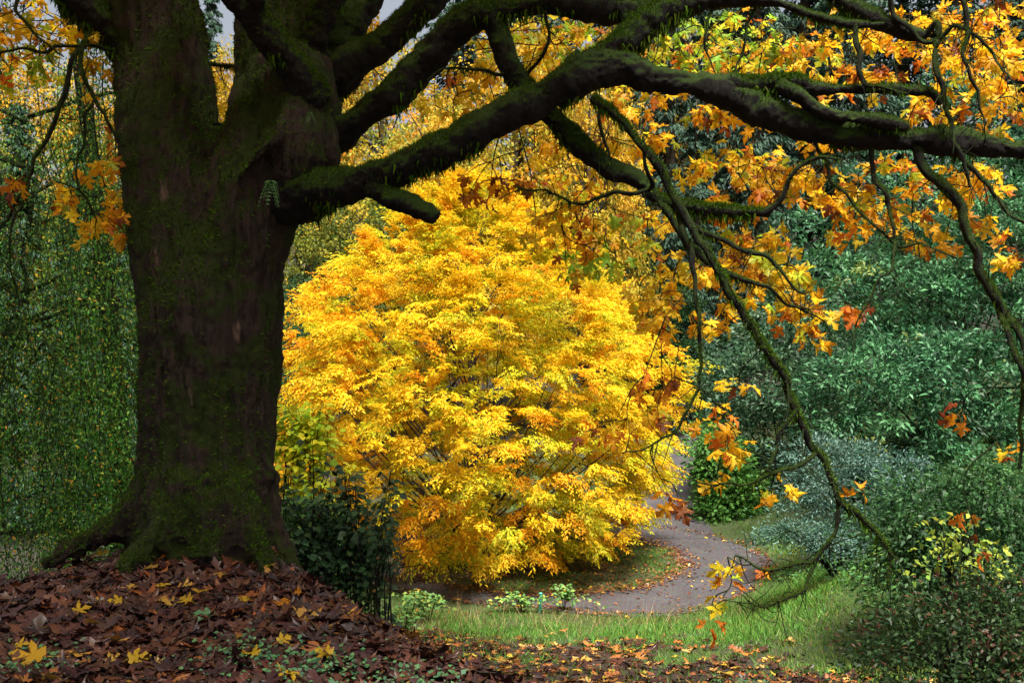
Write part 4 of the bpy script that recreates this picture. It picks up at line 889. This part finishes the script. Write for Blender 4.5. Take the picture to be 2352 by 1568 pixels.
# ------------------------------------------------------------------ fallen leaves
def litter():
    BR_ = [(5, (.050, .020, .019)), (4, (.070, .025, .018)), (5, (.030, .014, .015)), (2, (.095, .036, .022)), (.8, (.20, .07, .02)), (.4, (.36, .22, .04))]
    def region(n, x0, x1, y0, y1):
        x = rng.uniform(x0, x1, n); y = rng.uniform(y0, y1, n); k = (rng.random(n) < litter_amount(x, y)) & ~path_mask(x, y, 0); return np.column_stack([x[k], y[k]])
    p = np.vstack([region(4400, -6, 1.5, 2.2, 9.6), region(3200, -4, -.2, 4.4, 7.4), region(5000, -2.5, 6.5, 8.5, 17.5)])
    n = len(p); x, y = p.T
    e = .06; gx = (zg(x+e, y)-zg(x-e, y))/(2*e); gy = (zg(x, y+e)-zg(x, y-e))/(2*e)
    nn = norm(norm(np.column_stack([-gx, -gy, np.ones(n)]))+rng.normal(0, .20, (n, 3)))
    d = norm(np.cross(nn, rdir(n))); sc = rng.uniform(.07, .17, n)
    onm = zg(x, y) > -.35
    pos = np.column_stack([x, y, zg(x, y)+rng.uniform(.012, .06, n)])
    c = pal(BR_, n, .25)
    far = ~onm & (rng.random(n) < .35); c[far] = pal([(3, (.34, .13, .03)), (2, (.26, .09, .03)), (1, (.5, .32, .10)), (1, (.5, .36, .04))], far.sum(), .2)
    split_leaves(pos, d, nn, sc, c, FALL, M_LITTER, ground, np.zeros(3), 300, 'leaf_litter', np.where((np.abs(x/y) < .52) & ((zg(x, y)-EYE)/y > -.345) & onm, sc/y, 0))
    # brown scatter under the golden tree and along the path edges
    n0 = 9000; a_ = rng.uniform(0, 2*np.pi, n0); r_ = np.where(rng.random(n0) < .45, rng.normal(1.02, .06, n0), rng.uniform(.1, 1.0, n0)); x = ICX+np.cos(a_)*IRX*r_; y = ICY+np.sin(a_)*IRY*r_
    o_ = rng.random(n0) < .18; x[o_] = ICX+np.cos(a_[o_])*IRX*(ro := pout((a_[o_]+np.pi) % (2*np.pi)-np.pi)+rng.normal(0, .035, o_.sum())); y[o_] = ICY+np.sin(a_[o_])*IRY*ro
    o_ = rng.random(n0) < .05; x[o_] = ICX+np.cos(a_[o_])*IRX*(rm := rng.uniform(1.05, 1.6, o_.sum())); y[o_] = ICY+np.sin(a_[o_])*IRY*rm
    n = n0; L = rng.uniform(.05, .11, n)
    obj('leaf_scatter', scatter('leaf_scatter', *LANCE, np.column_stack([x, y, zg(x, y)+.025+rng.uniform(0, .02, n)]), norm(rng.normal(0, 1, (n, 3))*[1, 1, .2]), norm(rng.normal(0, .3, (n, 3))+[0, 0, 1]), np.column_stack([L*.5, L, L]), pal([(4, (.14, .05, .025)), (2, (.24, .10, .03)), (.5, (.6, .35, .03))], n, .25), M_LITTER), label='small fallen brown leaves under the golden tree and along the path edges', kind='stuff')
    # single bright leaves on the brown litter
    def single(px, py, d, size, col, label, tilt=(.1, -.5, 1), ang=None, grp=None):
        q = P(px, py, d)
        dd = np.arange(3.5, 20, .01); ray = np.array([(px-1176)/FPX, 1, -(py-784)/FPX]); hit = dd[np.argmax(EYE+ray[2]*dd < zg(ray[0]*dd, dd)+.03)]
        q = ray*hit+[0, 0, EYE+.045]
        a_ = ang if ang is not None else rng.uniform(0, 6.28)
        nnn = norm(np.array(tilt)+rng.normal(0, .12, 3)); M_ = frames(np.array([[math.cos(a_), math.sin(a_), .1]]), nnn[None])[0]*size
        tv, tf = FALL[int(rng.integers(3))]
        o = bpy.data.objects.new('fallen_leaf', mesh_np('fallen_leaf', tv, tf, np.repeat(np.array([col]), len(tv), 0), M_MAPLE if col[0] > .5 else M_LITTER))
        o.matrix_world = Matrix(((M_[0][0], M_[1][0], M_[2][0], q[0]), (M_[0][1], M_[1][1], M_[2][1], q[1]), (M_[0][2], M_[1][2], M_[2][2], q[2]), (0, 0, 0, 1)))
        tag(link(o), label, 'leaf', grp)
    YL, OL = (.66, .42, .03), (.62, .24, .02)
    single(100, 1525, 5.4, .18, (.70, .40, .03), 'largest fallen leaf, yellow and orange, flat on the brown litter')
    single(295, 1530, 5.4, .12, YL, 'yellow fallen leaf with a long stalk pointing towards the maple')
    single(330, 1292, 7.2, .17, OL, 'orange fallen leaf propped upright against the maple root', (0, -1, .3), 1.4)
    single(360, 1300, 7.1, .19, (.52, .17, .02), 'rust fallen leaf standing up beside the orange one at the maple root', (0, -1, .3), 1.7)
    single(488, 1425, 6.2, .13, (.07, .16, .07), 'dull green fallen leaf on the brown litter')
    for px, py in [(225, 1285), (370, 1360), (460, 1370), (650, 1405), (620, 1310), (435, 1395), (35, 1500), (690, 1375), (560, 1395), (640, 1490), (590, 1520), (820, 1390), (170, 1420), (680, 1560), (280, 1395), (760, 1520)]:
        single(px, py, 6, rng.uniform(.07, .12), YL if rng.random() < .8 else OL, 'small yellow fallen leaf lying on the brown litter of the mound', grp='yellow leaves on the mound')
    mb = MB()
    for _ in range(130):
        x, y = rng.uniform(-4.5, .2), rng.uniform(4.2, 7.8); a_ = rng.uniform(0, 6.28); l_ = rng.uniform(.06, .3); t_ = np.linspace(-.5, .5, 4); xx, yy = x+np.cos(a_)*t_*l_, y+np.sin(a_)*t_*l_+rng.normal(0, .012, 4)
        mb.tube(np.column_stack([xx, yy, zg(xx, yy)+.065+rng.normal(0, .008, 4)]), np.linspace(.005, .0025, 4)*rng.uniform(.6, 1.5), 4)
    obj('fallen_twigs', mb.mesh('fallen_twigs', M_BARK), label='thin broken twigs scattered over the brown leaf litter', kind='stuff')
    # clover-like seedlings in the litter
    n0 = 2600; c = np.array([[-1.15, 5.35], [-.95, 5.2], [-1.5, 5.5], [-.5, 5.1], [-2.6, 5.3], [.2, 9.5], [1.5, 10.2], [2.6, 11]]); i = rng.integers(0, len(c), n0); q = c[i]+rng.normal(0, .16, (n0, 2)); q = q[rng.random(n0) < .45]; n = len(q); L = rng.uniform(.018, .04, n)
    obj('seedlings', scatter('seedlings', *LANCE, np.column_stack([q, zg(q[:, 0], q[:, 1])+rng.uniform(.05, .09, n)]), norm(rng.normal(0, 1, (n, 3))*[1, 1, .3]), norm(rng.normal(0, .3, (n, 3))+[0, -.2, 1]), np.column_stack([L*.8, L, L]), pal([(1, (.06, .17, .08)), (1, (.09, .22, .08))], n), M_GREEN), label='patches of tiny green seedlings poking through the fallen leaves', kind='stuff')
litter()
print('tris', sum(sum(len(p.vertices)-2 for p in me.polygons) if len(me.polygons) < 2000 else len(me.loops)-2*len(me.polygons) for me in bpy.data.meshes))
